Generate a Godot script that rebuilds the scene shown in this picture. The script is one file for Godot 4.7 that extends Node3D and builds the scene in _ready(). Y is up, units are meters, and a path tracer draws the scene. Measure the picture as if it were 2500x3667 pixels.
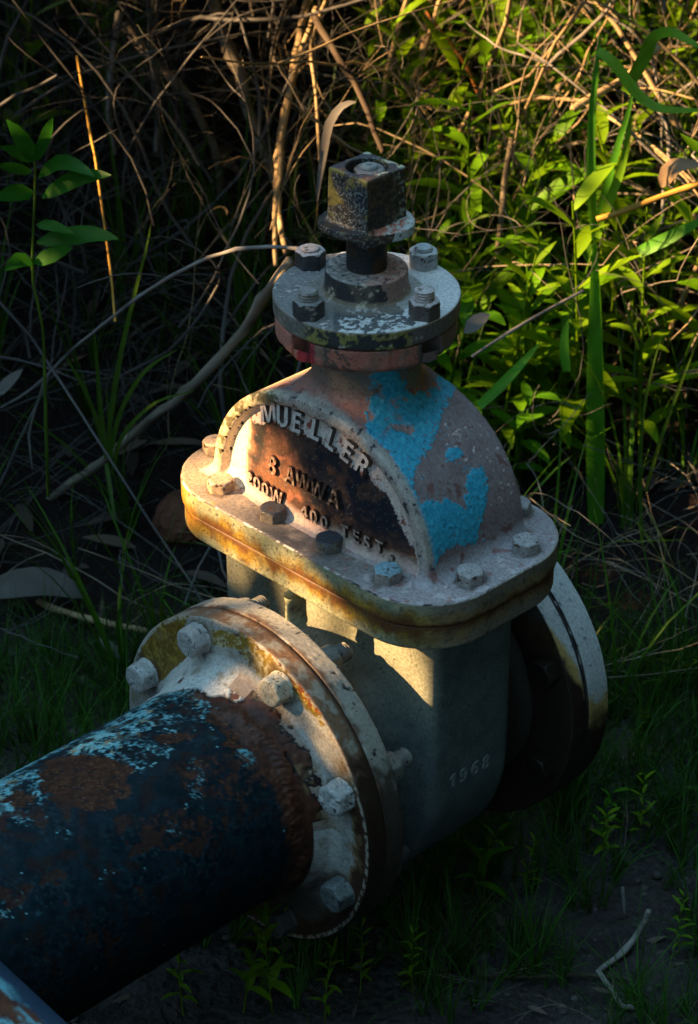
extends Node3D
# An old gate valve on a rusty pipe in front of a tangle of dry stems and weeds. Shapes are in millimetres, committed in metres.

const SUN_TURN := 5.0        # degrees that the sunlight turns away from straight across the view
const SUN_HEIGHT := 27.0     # degrees above the horizon
var right := Vector3(0.70046, 0, -0.71369)   # level directions beside and beyond the valve, as seen from the camera
var beyond := Vector3(-0.71369, 0, -0.70046)
var sun_way := Vector3.ZERO  # the way the sunlight travels
var rng := RandomNumberGenerator.new()
var n_big: FastNoiseLite
var n_mid: FastNoiseLite
var n_fine: FastNoiseLite
var n_web: FastNoiseLite
var n_grit: FastNoiseLite
var mats := {}


# ---------------------------------------------------------------- a mesh in the making
class Shape:
	var v := PackedVector3Array()
	var t := PackedInt32Array()
	var c := PackedColorArray()
	var n := PackedVector3Array()
	func grid(nu: int, nv: int, f: Callable, wrap := false) -> Shape:
		var base := v.size()
		var cols := nu if wrap else nu + 1
		for j in nv + 1:
			for i in cols:
				v.append(f.call(float(i) / nu, float(j) / nv))
		for j in nv:
			for i in nu:
				var a := base + j * cols + i
				var b := base + j * cols + (i + 1) % cols
				var d := a + cols
				var e := b + cols
				t.append_array(PackedInt32Array([a, b, e, a, e, d]))
		return self
	func lathe(profile: PackedVector2Array, segs: int, bend = null) -> Shape:   # profile: radius, height, from the bottom up
		var base := v.size()
		for q in profile:
			for i in segs:
				var th := TAU * i / segs
				var r := q.x
				if bend != null:
					r = bend.call(th, q)
				v.append(Vector3(r * cos(th), q.y, -r * sin(th)))
		for j in profile.size() - 1:
			for i in segs:
				var a := base + j * segs + i
				var b := base + j * segs + (i + 1) % segs
				t.append_array(PackedInt32Array([a, b, b + segs, a, b + segs, a + segs]))
		return self
	func tube(path: PackedVector3Array, radii: PackedFloat32Array, sides: int, col := Color.WHITE) -> Shape:
		var base := v.size()
		var side := Vector3.ZERO
		for k in path.size():
			var along := (path[mini(k + 1, path.size() - 1)] - path[maxi(k - 1, 0)]).normalized()
			if k == 0:
				side = along.cross(Vector3.UP if absf(along.y) < 0.9 else Vector3.RIGHT).normalized()
			side = (side - along * side.dot(along)).normalized()
			var other := along.cross(side)
			for i in sides:
				var th := TAU * i / sides
				v.append(path[k] + (side * cos(th) + other * sin(th)) * radii[k])
				c.append(col)
		for k in path.size() - 1:
			for i in sides:
				var a := base + k * sides + i
				var b := base + k * sides + (i + 1) % sides
				t.append_array(PackedInt32Array([a, b, b + sides, a, b + sides, a + sides]))
		var z := v.size()
		v.append(path[path.size() - 1]); c.append(col)
		v.append(path[0]); c.append(col)
		for i in sides:
			t.append_array(PackedInt32Array([z - sides + i, z - sides + (i + 1) % sides, z, base + (i + 1) % sides, base + i, z + 1]))
		return self
	func blade(path: PackedVector3Array, widths: PackedFloat32Array, face: Vector3, fold := 0.25, col := Color.WHITE) -> Shape:   # a leaf or grass blade with a keel
		var base := v.size()
		for k in path.size():
			var along := (path[mini(k + 1, path.size() - 1)] - path[maxi(k - 1, 0)]).normalized()
			var side := along.cross(face).normalized()
			var up := side.cross(along)
			v.append(path[k] - side * widths[k] + up * widths[k] * fold)
			v.append(path[k])
			v.append(path[k] + side * widths[k] + up * widths[k] * fold)
			for i in 3:
				c.append(col)
		for k in path.size() - 1:
			var a := base + k * 3
			t.append_array(PackedInt32Array([a, a + 1, a + 4, a, a + 4, a + 3, a + 1, a + 2, a + 5, a + 1, a + 5, a + 4]))
		return self
	func moved(x: Transform3D) -> Shape:
		for i in v.size():
			v[i] = x * v[i]
		return self
	func count_normals() -> void:
		n.resize(v.size())
		n.fill(Vector3.ZERO)
		for k in range(0, t.size(), 3):
			var a := t[k]
			var b := t[k + 1]
			var d := t[k + 2]
			var f := (v[b] - v[a]).cross(v[d] - v[a])
			n[a] += f
			n[b] += f
			n[d] += f
		for i in n.size():
			n[i] = n[i].normalized()
	func paint(f: Callable) -> Shape:       # f(point, normal) -> linear colour, its alpha the thickness of paint or rust in millimetres
		count_normals()
		c.resize(v.size())
		for i in v.size():
			var q: Color = f.call(v[i], n[i])
			v[i] += n[i] * q.a
			q.a = 1.0
			c[i] = q
		count_normals()
		return self
	func mesh(m: Material, flat := false) -> ArrayMesh:
		var out := []
		out.resize(Mesh.ARRAY_MAX)
		if n.size() != v.size():
			count_normals()
		var w := v.duplicate()
		for i in w.size():
			w[i] *= 0.001
		var s := t.duplicate()
		for k in range(0, s.size(), 3):
			var x := s[k + 1]
			s[k + 1] = s[k + 2]
			s[k + 2] = x
		out[Mesh.ARRAY_VERTEX] = w
		out[Mesh.ARRAY_NORMAL] = n
		if c.size() == v.size():
			out[Mesh.ARRAY_COLOR] = c
		out[Mesh.ARRAY_INDEX] = s
		var a := ArrayMesh.new()
		a.add_surface_from_arrays(Mesh.PRIMITIVE_TRIANGLES, out)
		a.surface_set_material(0, m)
		return a


func obj(called: String, s: Shape, m: Material, parent: Node = self) -> MeshInstance3D:
	var o := MeshInstance3D.new()
	o.name = called
	o.mesh = s.mesh(m)
	parent.add_child(o, true)
	return o


func thing(called: String, label: String, category: String, group := "") -> Node3D:
	var o := Node3D.new()
	o.name = called
	add_child(o, true)
	return tag(o, label, category, group)


func tag(o: Node3D, label: String, category: String, group := "") -> Node3D:
	o.set_meta("label", label)
	o.set_meta("category", category)
	if group:
		o.set_meta("group", group)
	return o


func noise(freq: float, octaves: int, seed_: int, kind := FastNoiseLite.FRACTAL_FBM) -> FastNoiseLite:
	var f := FastNoiseLite.new()
	f.noise_type = FastNoiseLite.TYPE_SIMPLEX_SMOOTH
	f.frequency = freq
	f.fractal_type = kind
	f.fractal_octaves = octaves
	f.seed = seed_
	return f


# one surface per cell that the field crosses (surface nets); field(point) < 0 inside
func nets(lo: Vector3, hi: Vector3, cell: float, field: Callable) -> Shape:
	var s := Shape.new()
	var B := 4
	var nx := int(ceil((hi.x - lo.x) / cell / B)) * B
	var ny := int(ceil((hi.y - lo.y) / cell / B)) * B
	var nz := int(ceil((hi.z - lo.z) / cell / B)) * B
	var sx := 1
	var sy := nx + 1
	var sz := (nx + 1) * (ny + 1)
	var val := PackedFloat32Array()
	val.resize(sz * (nz + 1))
	val.fill(1e9)
	var idx := PackedInt32Array()
	idx.resize(val.size())
	idx.fill(-1)
	var reach := cell * B * 1.0
	var cells := PackedInt32Array()
	var off := PackedInt32Array([0, sx, sy, sx + sy, sz, sx + sz, sy + sz, sx + sy + sz])
	for bz in nz / B:
		for by in ny / B:
			for bx in nx / B:
				var mid := lo + Vector3(bx + 0.5, by + 0.5, bz + 0.5) * cell * B
				if absf(field.call(mid)) > reach:
					continue
				for k in B + 1:
					for j in B + 1:
						var at := bx * B + (by * B + j) * sy + (bz * B + k) * sz
						for i in B + 1:
							if val[at + i] > 1e8:
								val[at + i] = field.call(lo + Vector3(bx * B + i, by * B + j, bz * B + k) * cell)
				for k in B:
					for j in B:
						for i in B:
							var at := bx * B + i + (by * B + j) * sy + (bz * B + k) * sz
							var neg := 0
							for o in off:
								if val[at + o] < 0.0:
									neg += 1
							if neg == 0 or neg == 8:
								continue
							var sum := Vector3.ZERO
							var hits := 0
							for e in [[0, 1], [2, 3], [4, 5], [6, 7], [0, 2], [1, 3], [4, 6], [5, 7], [0, 4], [1, 5], [2, 6], [3, 7]]:
								var a := val[at + off[e[0]]]
								var b := val[at + off[e[1]]]
								if (a < 0.0) != (b < 0.0):
									var pa := Vector3(e[0] & 1, (e[0] >> 1) & 1, e[0] >> 2)
									var pb := Vector3(e[1] & 1, (e[1] >> 1) & 1, e[1] >> 2)
									sum += pa.lerp(pb, a / (a - b))
									hits += 1
							idx[at] = s.v.size()
							cells.append(at)
							s.v.append(lo + (Vector3(bx * B + i, by * B + j, bz * B + k) + sum / hits) * cell)
	for at in cells:
		var a := val[at] < 0.0
		for ax in 3:
			var d: int = [sx, sy, sz][ax]
			var u: int = [sy, sz, sx][ax]
			var w: int = [sz, sx, sy][ax]
			var b := val[at + d] < 0.0
			if a == b or at - u - w < 0:
				continue
			var q := [idx[at], idx[at - u], idx[at - u - w], idx[at - w]]
			if q.min() < 0:
				continue
			if not a:
				q.reverse()
			s.t.append_array(PackedInt32Array([q[0], q[1], q[2], q[0], q[2], q[3]]))
	return s


func bevelled(p: PackedVector2Array, r: float, step: float) -> PackedVector2Array:   # rounds the corners of a profile and cuts it into short steps
	var q := PackedVector2Array()
	for i in p.size():
		if i == 0 or i == p.size() - 1:
			q.append(p[i])
			continue
		var a := p[i] + (p[i - 1] - p[i]).limit_length(minf(r, p[i].distance_to(p[i - 1]) * 0.45))
		var b := p[i] + (p[i + 1] - p[i]).limit_length(minf(r, p[i].distance_to(p[i + 1]) * 0.45))
		for k in 5:
			var f := k / 4.0
			q.append(a.lerp(p[i], f).lerp(p[i].lerp(b, f), f))
	var out := PackedVector2Array([q[0]])
	for i in range(1, q.size()):
		var m := maxi(1, int(ceil(q[i].distance_to(q[i - 1]) / step)))
		for k in m:
			out.append(q[i - 1].lerp(q[i], (k + 1.0) / m))
	return out


func prof(flat: Array, r := 1.5, step := 1.5) -> PackedVector2Array:
	var p := PackedVector2Array()
	for i in range(0, flat.size(), 2):
		p.append(Vector2(flat[i], flat[i + 1]))
	return bevelled(p, r, step)


func poly(flat: Array) -> PackedVector2Array:
	var p := PackedVector2Array()
	for i in range(0, flat.size(), 2):
		p.append(Vector2(flat[i], flat[i + 1]))
	return p


func inside(p: PackedVector2Array, q: Vector2) -> bool:
	return Geometry2D.is_point_in_polygon(q, p)


func smin(a: float, b: float, k: float) -> float:
	var h := maxf(k - absf(a - b), 0.0) / k
	return minf(a, b) - h * h * k * 0.25


func paint_material(called: String, rough: float, spec := 0.34, metal := 0.0) -> StandardMaterial3D:
	var m := StandardMaterial3D.new()
	m.resource_name = called
	m.vertex_color_use_as_albedo = true
	m.albedo_texture = mats.speckle
	m.uv1_triplanar = true
	m.uv1_world_triplanar = true
	m.uv1_scale = Vector3(7, 7, 7)
	m.roughness = rough
	m.metallic = metal
	m.metallic_specular = spec
	m.heightmap_enabled = true
	m.heightmap_texture = mats.relief
	m.heightmap_scale = 0.025
	return m


func plant_material(called: String, through: float, rough := 0.55) -> StandardMaterial3D:
	var m := StandardMaterial3D.new()
	m.resource_name = called
	m.vertex_color_use_as_albedo = true
	m.roughness = rough
	m.metallic_specular = 0.3
	m.cull_mode = BaseMaterial3D.CULL_DISABLED
	if through > 0.0:
		m.backlight_enabled = true
		m.backlight = Color(through, through, through).linear_to_srgb()
	return m


func noise_texture(freq: float, octaves: int, seed_: int, lo: float, hi: float, low_at := 0.0, high_at := 1.0) -> NoiseTexture2D:
	var x := NoiseTexture2D.new()
	x.width = 512
	x.height = 512
	x.seamless = true
	x.noise = noise(freq, octaves, seed_)
	var g := Gradient.new()
	g.set_offset(0, low_at)
	g.set_color(0, Color(lo, lo, lo))
	g.set_offset(1, high_at)
	g.set_color(1, Color(hi, hi, hi))
	x.color_ramp = g
	return x


func make_materials() -> void:
	n_big = noise(1.0 / 70.0, 4, 11)
	n_mid = noise(1.0 / 22.0, 4, 12)
	n_fine = noise(1.0 / 7.0, 3, 13)
	n_grit = noise(1.0 / 2.6, 2, 14)
	n_web = noise(1.0 / 26.0, 4, 15, FastNoiseLite.FRACTAL_RIDGED)
	mats.speckle = noise_texture(0.06, 4, 21, 0.84, 1.0, 0.25, 0.65)
	mats.relief = noise_texture(0.035, 5, 22, 0.0, 1.0)
	mats.paint = paint_material("weathered paint", 0.55)
	mats.pipe = paint_material("rusty pipe paint", 0.68, 0.24)
	mats.pipe.heightmap_scale = 0.06
	mats.bolt = paint_material("painted bolt", 0.48)
	mats.stem = paint_material("greasy black iron", 0.5)
	mats.leaf = plant_material("green leaf", 0.9, 0.45)
	mats.shade_leaf = plant_material("unseen crown leaf", 0.0, 0.6)
	mats.blade = plant_material("grass blade", 0.75, 0.5)
	mats.dry = plant_material("dry leaf", 0.35, 0.7)
	mats.twig = plant_material("dry bark", 0.0, 0.85)
	mats.ground = paint_material("sandy soil", 0.95, 0.2)
	mats.ground.uv1_scale = Vector3(3, 3, 3)
	mats.ground.heightmap_scale = 0.9


func mixc(a: Color, b: Color, t: float) -> Color:
	return a.lerp(b, clampf(t, 0.0, 1.0))


# stems and leaves one can pick out: what they look like, colour, half width at both ends, the points they pass through in millimetres
const TWIGS := [
	["thick grey bare branch slanting down to the left from behind the valve neck", "branch", 6.6, 5.0, [-363, 292, -244, -420, 232, -262, -479, 156, -276, -560, 59, -270, -650, -35, -254, -735, -121, -243, -819, -198, -232, -871, -255, -255]],
	["long thin grey stem arching left from the gland plate in a bow", "grey", 2.3, 1.6, [-320, 332, -216, -384, 316, -206, -444, 286, -198, -502, 246, -193, -558, 202, -189, -618, 147, -182, -678, 91, -176, -728, 41, -178, -777, -3, -183, -833, -47, -179]],
	["short forked twig hanging from the left end of the bowed stem", "grey", 1.6, 0.9, [-756, 20, -195, -778, -34, -192, -785, -70, -185, -785, -119, -186]],
	["thicker of two tall straw coloured stalks left of the square nut", "straw", 5.5, 3.6, [-978, 299, -860, -918, 239, -777, -857, 198, -698, -790, 176, -622, -716, 141, -555, -638, 132, -492]],
	["straw coloured stalk crossing the thicker tall stalk above the valve", "straw", 4.5, 2.8, [-898, 306, -798, -862, 283, -740, -824, 258, -683, -785, 219, -628, -740, 173, -578, -696, 156, -529, -646, 113, -484]],
	["thin upright straw stalk nearest the square nut on its left", "straw", 2.6, 1.8, [-818, 353, -737, -795, 311, -689, -755, 265, -658, -717, 227, -626, -679, 203, -593]],
	["sunlit grey trunk leaning from the top edge down towards the tall stalks", "branch", 10, 7.5, [-1227, 229, -891, -1182, 175, -880, -1139, 130, -867, -1101, 98, -848, -1058, 58, -835, -1014, 14, -823]],
	["dull grey forked bough in the upper left shade", "branch", 8, 5, [-1316, 178, -800, -1270, 135, -812, -1228, 110, -819, -1190, 80, -822, -1157, 46, -819, -1129, 17, -812, -1107, -34, -799]],
	["upright grey shoot in the upper left shade, left of the forked bough", "grey", 5, 3.5, [-1242, 231, -733, -1220, 186, -702, -1197, 141, -672, -1169, 110, -647, -1137, 74, -626]],
	["upright grey shoot in the upper left shade, below the forked bough", "grey", 4.5, 3, [-1249, 140, -798, -1194, 118, -758, -1143, 102, -715, -1094, 79, -669]],
	["thin golden straw standing above the left leafy plant", "gold", 1.7, 1.3, [-890, 352, -378, -854, 312, -357, -817, 252, -339, -781, 202, -318, -745, 138, -297, -712, 85, -274]],
	["pale curved twig arching across the top edge right of the middle", "straw", 3.0, 2.4, [-1088, 186, -1176, -1055, 155, -1209, -1025, 139, -1240, -995, 139, -1270, -960, 155, -1306, -931, 186, -1335]],
	["pale twig slanting down to the right from the arched twig", "straw", 3.4, 2.4, [-963, 182, -1160, -932, 159, -1164, -897, 134, -1170, -858, 120, -1182, -815, 108, -1197, -778, 95, -1205]],
	["thick pale stem slanting through the upper right weeds", "straw", 6.5, 5, [-914, 173, -1211, -859, 157, -1194, -808, 142, -1175, -755, 119, -1158, -707, 109, -1135]],
	["thick pale fallen stem at the top right corner", "straw", 8.5, 6.5, [-999, 146, -1409, -944, 135, -1418, -888, 125, -1427, -833, 110, -1435]],
	["upright pale stalk right of the square nut reaching the top edge", "straw", 5, 4, [-997, 221, -1126, -955, 173, -1069, -909, 145, -1015, -865, 113, -961, -822, 83, -904, -770, 46, -858]],
	["rust orange stem above and right of the square nut", "orange", 2.6, 2.2, [-863, 267, -977, -834, 230, -988, -809, 202, -996, -788, 170, -1000, -775, 158, -995]],
	["dark scaly stem standing right of the valve's square nut", "moss", 4.2, 3.6, [-575, 211, -842, -555, 176, -809, -532, 145, -778, -509, 123, -749, -486, 101, -719]],
	["thin grey twig slanting down to the left of the tall reed", "grey", 2.1, 1.6, [-272, 156, -636, -287, 141, -584, -296, 129, -536, -310, 109, -484]],
	["golden reed stalk slanting up to the right edge from the tall reed", "gold", 4.0, 3.4, [-296, 225, -683, -259, 246, -721, -209, 274, -772]],
	["pale broken reed stalk slanting behind the top of the tall reed", "straw", 5.5, 4.5, [-457, 282, -819, -444, 298, -856, -431, 313, -893, -416, 348, -932]],
	["bare grey twig climbing at the right edge above the reed stalk", "grey", 3.2, 2.2, [-449, 249, -970, -420, 229, -964, -399, 197, -949, -387, 161, -927, -372, 125, -906]],
	["dark brown curved stem directly above the square nut", "dark", 5, 3, [-756, 366, -657, -714, 348, -643, -670, 326, -630, -630, 312, -615, -589, 276, -599, -553, 267, -578]],
	["thick straw lying on the dark ground left of the front flange", "straw", 4.5, 4, [-664, -219, -89, -624, -224, -104, -587, -227, -123, -534, -235, -162]],
	["thick grey weathered stick on the sand at the lower right, forked with another", "drift", 3.6, 3, [256, -200, -156, 248, -230, -155, 245, -246, -135, 242, -252, -108, 243, -252, -95]],
	["grey weathered stick running off the bottom edge at the lower right", "drift", 2.8, 2.3, [244, -252, -96, 276, -252, -82, 294, -252, -74, 307, -252, -84, 336, -252, -73]],
	["thin upright twig standing against the forked stick on the sand", "grey", 2.0, 1.5, [197, -221, -186, 208, -277, -184, 225, -296, -172]],
	["thin dark root lying across the sand at the bottom right", "dark", 2.2, 1.6, [155, -255, -5, 198, -255, -43, 231, -255, -83, 274, -255, -115]],
	["thin dark root lying on the sand under the front flange", "dark", 2.0, 1.5, [63, -255, 15, 88, -255, 8, 115, -255, 11, 134, -255, 10]],
]
const BLADES := [
	["reed_plant", "tall green reed with a folded leaf standing right of the valve", "reed", [["stem", "reed", 12.0, 0, [-288, -216, -706, -293, -92, -701, -297, 27, -696, -301, 123, -693, -304, 197, -690]], ["leaf", "reed", 5.5, 1, [-302, 195, -689, -311, 269, -687, -317, 348, -689, -319, 405, -695, -321, 447, -701]], ["leaf", "reed", 5.0, 1, [-302, 197, -691, -302, 252, -703, -298, 310, -717, -295, 356, -731, -298, 381, -739]], ["leaf", "reedlight", 5.5, 1, [-299, 199, -689, -290, 244, -696, -280, 291, -704, -275, 337, -707, -273, 362, -707]], ["leaf", "reedlight", 7.0, 1, [-310, 434, -684, -288, 423, -689, -264, 396, -696, -239, 380, -704, -213, 380, -713, -179, 385, -731]], ["leaf", "reedlight", 8.0, 1, [-298, 375, -725, -276, 424, -730, -262, 451, -727, -242, 462, -730, -221, 458, -734, -195, 446, -744]]]],
	["broad_grass_blade", "broad green blade slanting across the right edge beside the golden stalk", "grass blade", [["blade", "reed", 8.5, 1, [-278, 168, -745, -255, 186, -758, -233, 204, -772, -209, 225, -787]]]],
	["broad_grass_blade", "broad green blade slanting up to the right behind the blue side of the bonnet", "grass blade", [["blade", "reed", 6.5, 1, [-276, 64, -461, -277, 76, -498, -279, 90, -534, -280, 107, -571]]]],
	["broad_grass_blade", "short upright green blade left of the tall reed's stem", "grass blade", [["blade", "reed", 6.0, 1, [-257, 68, -595, -264, 91, -597, -269, 110, -602, -271, 127, -609]]]],
	["grass_clump", "clump of long thin green blades in the shade left of the valve", "grass", [["blade", "grass", 3.2, 1, [-662, -63, -211, -648, -1, -208, -628, 89, -212, -604, 176, -218, -584, 239, -222, -569, 281, -220]], ["blade", "grass", 3.0, 1, [-663, -63, -209, -661, 3, -204, -658, 55, -200, -655, 95, -197, -651, 126, -193]], ["blade", "grass", 2.8, 1, [-664, -47, -208, -667, 11, -196, -672, 57, -181, -678, 92, -166]], ["blade", "grass", 3.0, 1, [-660, -63, -213, -633, 11, -211, -595, 79, -222, -551, 119, -238]], ["blade", "grass", 2.8, 1, [-663, -70, -209, -637, -93, -193, -611, -115, -177]], ["blade", "grass", 2.6, 1, [-643, -75, -201, -611, -5, -196, -561, 55, -209, -508, 84, -225]]]],
	["grass_clump", "two thin green blades rising beside the tall reed near the right edge", "grass", [["blade", "grass", 2.6, 1, [-159, -151, -638, -171, -57, -640, -178, 22, -647, -178, 88, -661, -179, 120, -675]], ["blade", "grass", 2.4, 1, [-184, -99, -669, -173, -20, -680, -160, 53, -693, -147, 120, -706]], ["blade", "grass", 2.2, 1, [-197, 98, -655, -209, 146, -644, -215, 172, -637]]]],
	["dry_leaf", "curled grey dry leaf hanging left of the square nut", "dry leaf", [["blade", "dryleaf", 4.2, 1, [-405, 427, -386, -416, 422, -375, -426, 401, -365, -431, 368, -361, -434, 334, -357, -436, 307, -355]]]],
	["dry_leaf", "tan curled dry leaf at the right edge above the golden stalk", "dry leaf", [["blade", "tan", 9, 1, [-250, 263, -745, -243, 284, -747, -231, 295, -754, -211, 296, -771]]]],
	["dry_leaf", "broad grey dry leaf lying in the shade at the left edge", "dry leaf", [["blade", "dryleaf", 15, 1, [-682, -187, -24, -667, -183, -64, -648, -186, -96, -629, -196, -115, -620, -210, -129]]]],
	["dry_leaf", "narrow pale leaf on the ground left of the front flange", "dry leaf", [["blade", "dryleaf", 5, 1, [-564, -232, -104, -542, -234, -104, -525, -238, -105, -508, -244, -109]]]],
	["dry_leaf", "narrow grey leaf at the left edge below the bowed stem", "dry leaf", [["blade", "dryleaf", 6, 1, [-738, 34, -104, -734, 48, -123, -729, 61, -142]]]],
	["dry_leaf", "grey dry leaf tip showing beside the gland plate on the right", "dry leaf", [["blade", "dryleaf", 7, 1, [-221, 211, -374, -215, 223, -388, -209, 229, -401]]]],
	["leafy_plant", "leafy plant with broad lance shaped leaves at the left edge, top ones brightest", "plant", [["stem", "grass", 2.2, 2, [-537, 13, -24, -534, 128, -27, -532, 229, -29, -537, 282, -24, -534, 330, -26, -531, 381, -30, -529, 424, -32, -527, 434, -35]], ["leaf", "leafdark", 8, 1, [-529, 424, -32, -521, 454, -12, -515, 487, 11]], ["leaf", "leafdark", 6.5, 1, [-529, 424, -32, -505, 454, -28, -481, 489, -23]], ["leaf", "leafdark", 7, 1, [-530, 426, -31, -525, 440, -8, -521, 457, 17]], ["leaf", "leafdark", 6, 1, [-532, 412, -29, -529, 424, -3, -525, 435, 21]], ["leaf", "leafdark", 7.5, 1, [-527, 406, -34, -502, 427, -41, -478, 430, -46, -454, 423, -52]], ["leaf", "leafdark", 8.5, 1, [-526, 382, -36, -496, 404, -46, -469, 418, -55, -442, 425, -64]], ["leaf", "leafdark", 9, 1, [-532, 389, -29, -530, 395, -2, -527, 397, 23]], ["leaf", "leafdark", 5.5, 1, [-531, 351, -30, -503, 358, -30, -472, 358, -34]], ["leaf", "leafdark", 9, 1, [-532, 330, -29, -499, 342, -44, -467, 351, -58, -439, 352, -67]], ["leaf", "leafdark", 8, 1, [-536, 306, -25, -502, 325, -31, -473, 342, -32]], ["leaf", "leafdark", 8, 1, [-536, 306, -25, -529, 318, -3, -525, 315, 21]]]],
]


# ---------------------------------------------------------------- the setting's light and view
func _ready() -> void:
	rng.seed = 7
	sun_way = (right * cos(deg_to_rad(SUN_TURN)) + beyond * sin(deg_to_rad(SUN_TURN))) * cos(deg_to_rad(SUN_HEIGHT)) - Vector3(0, sin(deg_to_rad(SUN_HEIGHT)), 0)
	var cam := Camera3D.new()
	cam.name = "camera"
	add_child(cam)
	var lens := CameraAttributesPhysical.new()
	lens.frustum_focal_length = 85.9
	lens.frustum_focus_distance = 2.36
	lens.frustum_near = 0.05
	lens.frustum_far = 400.0
	lens.exposure_aperture = 11.0
	cam.attributes = lens
	cam.fov = 23.05
	cam.near = 0.05
	cam.far = 400.0
	cam.look_at_from_position(Vector3(1.46225, 1.46930, 1.45761), Vector3(1.46225 - 0.612127, 1.46930 - 0.514159, 1.45761 - 0.600783))
	cam.current = true
	var sky := ProceduralSkyMaterial.new()
	sky.sky_top_color = Color(0.50, 0.66, 0.76)
	sky.sky_horizon_color = Color(0.50, 0.58, 0.60)
	sky.sky_curve = 0.12
	sky.sky_energy_multiplier = 1.0
	sky.ground_bottom_color = Color(0.10, 0.09, 0.08)
	sky.ground_horizon_color = Color(0.3, 0.3, 0.3)
	sky.sun_angle_max = 40.0
	var env := Environment.new()
	env.background_mode = Environment.BG_SKY
	env.sky = Sky.new()
	env.sky.sky_material = sky
	env.background_energy_multiplier = 0.74
	env.tonemap_mode = Environment.TONE_MAPPER_LINEAR
	env.tonemap_exposure = 6.6
	env.sdfgi_enabled = true
	env.ssao_enabled = true
	env.ssil_enabled = true
	var we := WorldEnvironment.new()
	we.name = "world_environment"
	we.environment = env
	add_child(we)
	var sun := DirectionalLight3D.new()
	sun.name = "sun"
	add_child(sun)
	sun.look_at_from_position(Vector3.ZERO, sun_way)
	sun.light_color = Color(1.0, 0.80, 0.55)
	sun.light_energy = 1.6
	sun.light_angular_distance = 0.55
	sun.shadow_enabled = true

	make_materials()
	var t0 := Time.get_ticks_msec()
	make_ground()
	make_valve()
	print("valve ", Time.get_ticks_msec() - t0)
	make_pipes()
	print("pipes ", Time.get_ticks_msec() - t0)
	make_surroundings()
	print("all ", Time.get_ticks_msec() - t0)


# ---------------------------------------------------------------- the gate valve
const HEADS := [[-115, 83, 0], [-40, 84, 1], [36, 84, 2], [112, 83, 3], [166, 32, 4], [166, -44, 4], [115, -88, 4], [38, -86, 4], [-115, -86, 0], [-174, 36, 0], [-174, -40, 0]]   # bonnet bolts: x, z, look
const WHITE_EDGE := [-110, 316, -101, 316, -78, 319, -57, 337, -37, 331, -17, 334, 3, 336, 30, 332, 50, 326, 63, 328, 76, 318, 89, 313, 100, 298, 111, 282, 121, 269, 128, 250, 140, 200]
var blue_area := PackedVector2Array()
var blue_island := PackedVector2Array()
var blue_spot := PackedVector2Array()
var grime_area := PackedVector2Array()
var white_edge := PackedVector2Array()


func gauge(x: float, y: float) -> float:   # 1 on the outline of the arched bonnet
	return pow(pow(absf(x / 147.0), 2.25) + pow(maxf((y - 232.0) / 140.0, 0.0), 2.25), 1.0 / 2.25)


func front_of(x: float, y: float) -> float:   # how far out the front panel stands
	var r := gauge(x, y)
	if r > 0.935:
		return 66.0
	if r > 0.88:
		return lerpf(57.5, 66.0, smoothstep(0.88, 0.935, r))
	return 57.5 + 15.0 * (1.0 - pow(r / 0.88, 2.6))


func bonnet_field(p: Vector3) -> float:
	var g := (gauge(p.x, p.y) - 1.0) * 138.0
	var f := p.z - front_of(p.x, p.y)
	var d := -smin(-g, -maxf(f, -p.z - 65.0), 5.0)
	var neck := Vector2(p.x, p.z).length() - 51.0 - 6.0 * smoothstep(385.0, 368.0, p.y)
	d = smin(d, maxf(neck, maxf(p.y - 428.0, 366.0 - p.y)), 18.0)
	return smin(d, p.y - 243.2, 16.0)


func bonnet_mesh() -> Shape:
	return nets(Vector3(-172, 243.9, -92), Vector3(172, 424.5, 92), 1.45, bonnet_field)


func chips(p: Vector3, c: Color) -> Color:   # pits and flecks that every painted casting has
	var g := n_fine.get_noise_3dv(p * 1.7)
	if g > 0.52:
		c = mixc(c, Color(0.05, 0.035, 0.03, 0), smoothstep(0.52, 0.60, g) * 0.8)
		c.a -= 0.25 * smoothstep(0.52, 0.6, g)
	return c


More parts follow.
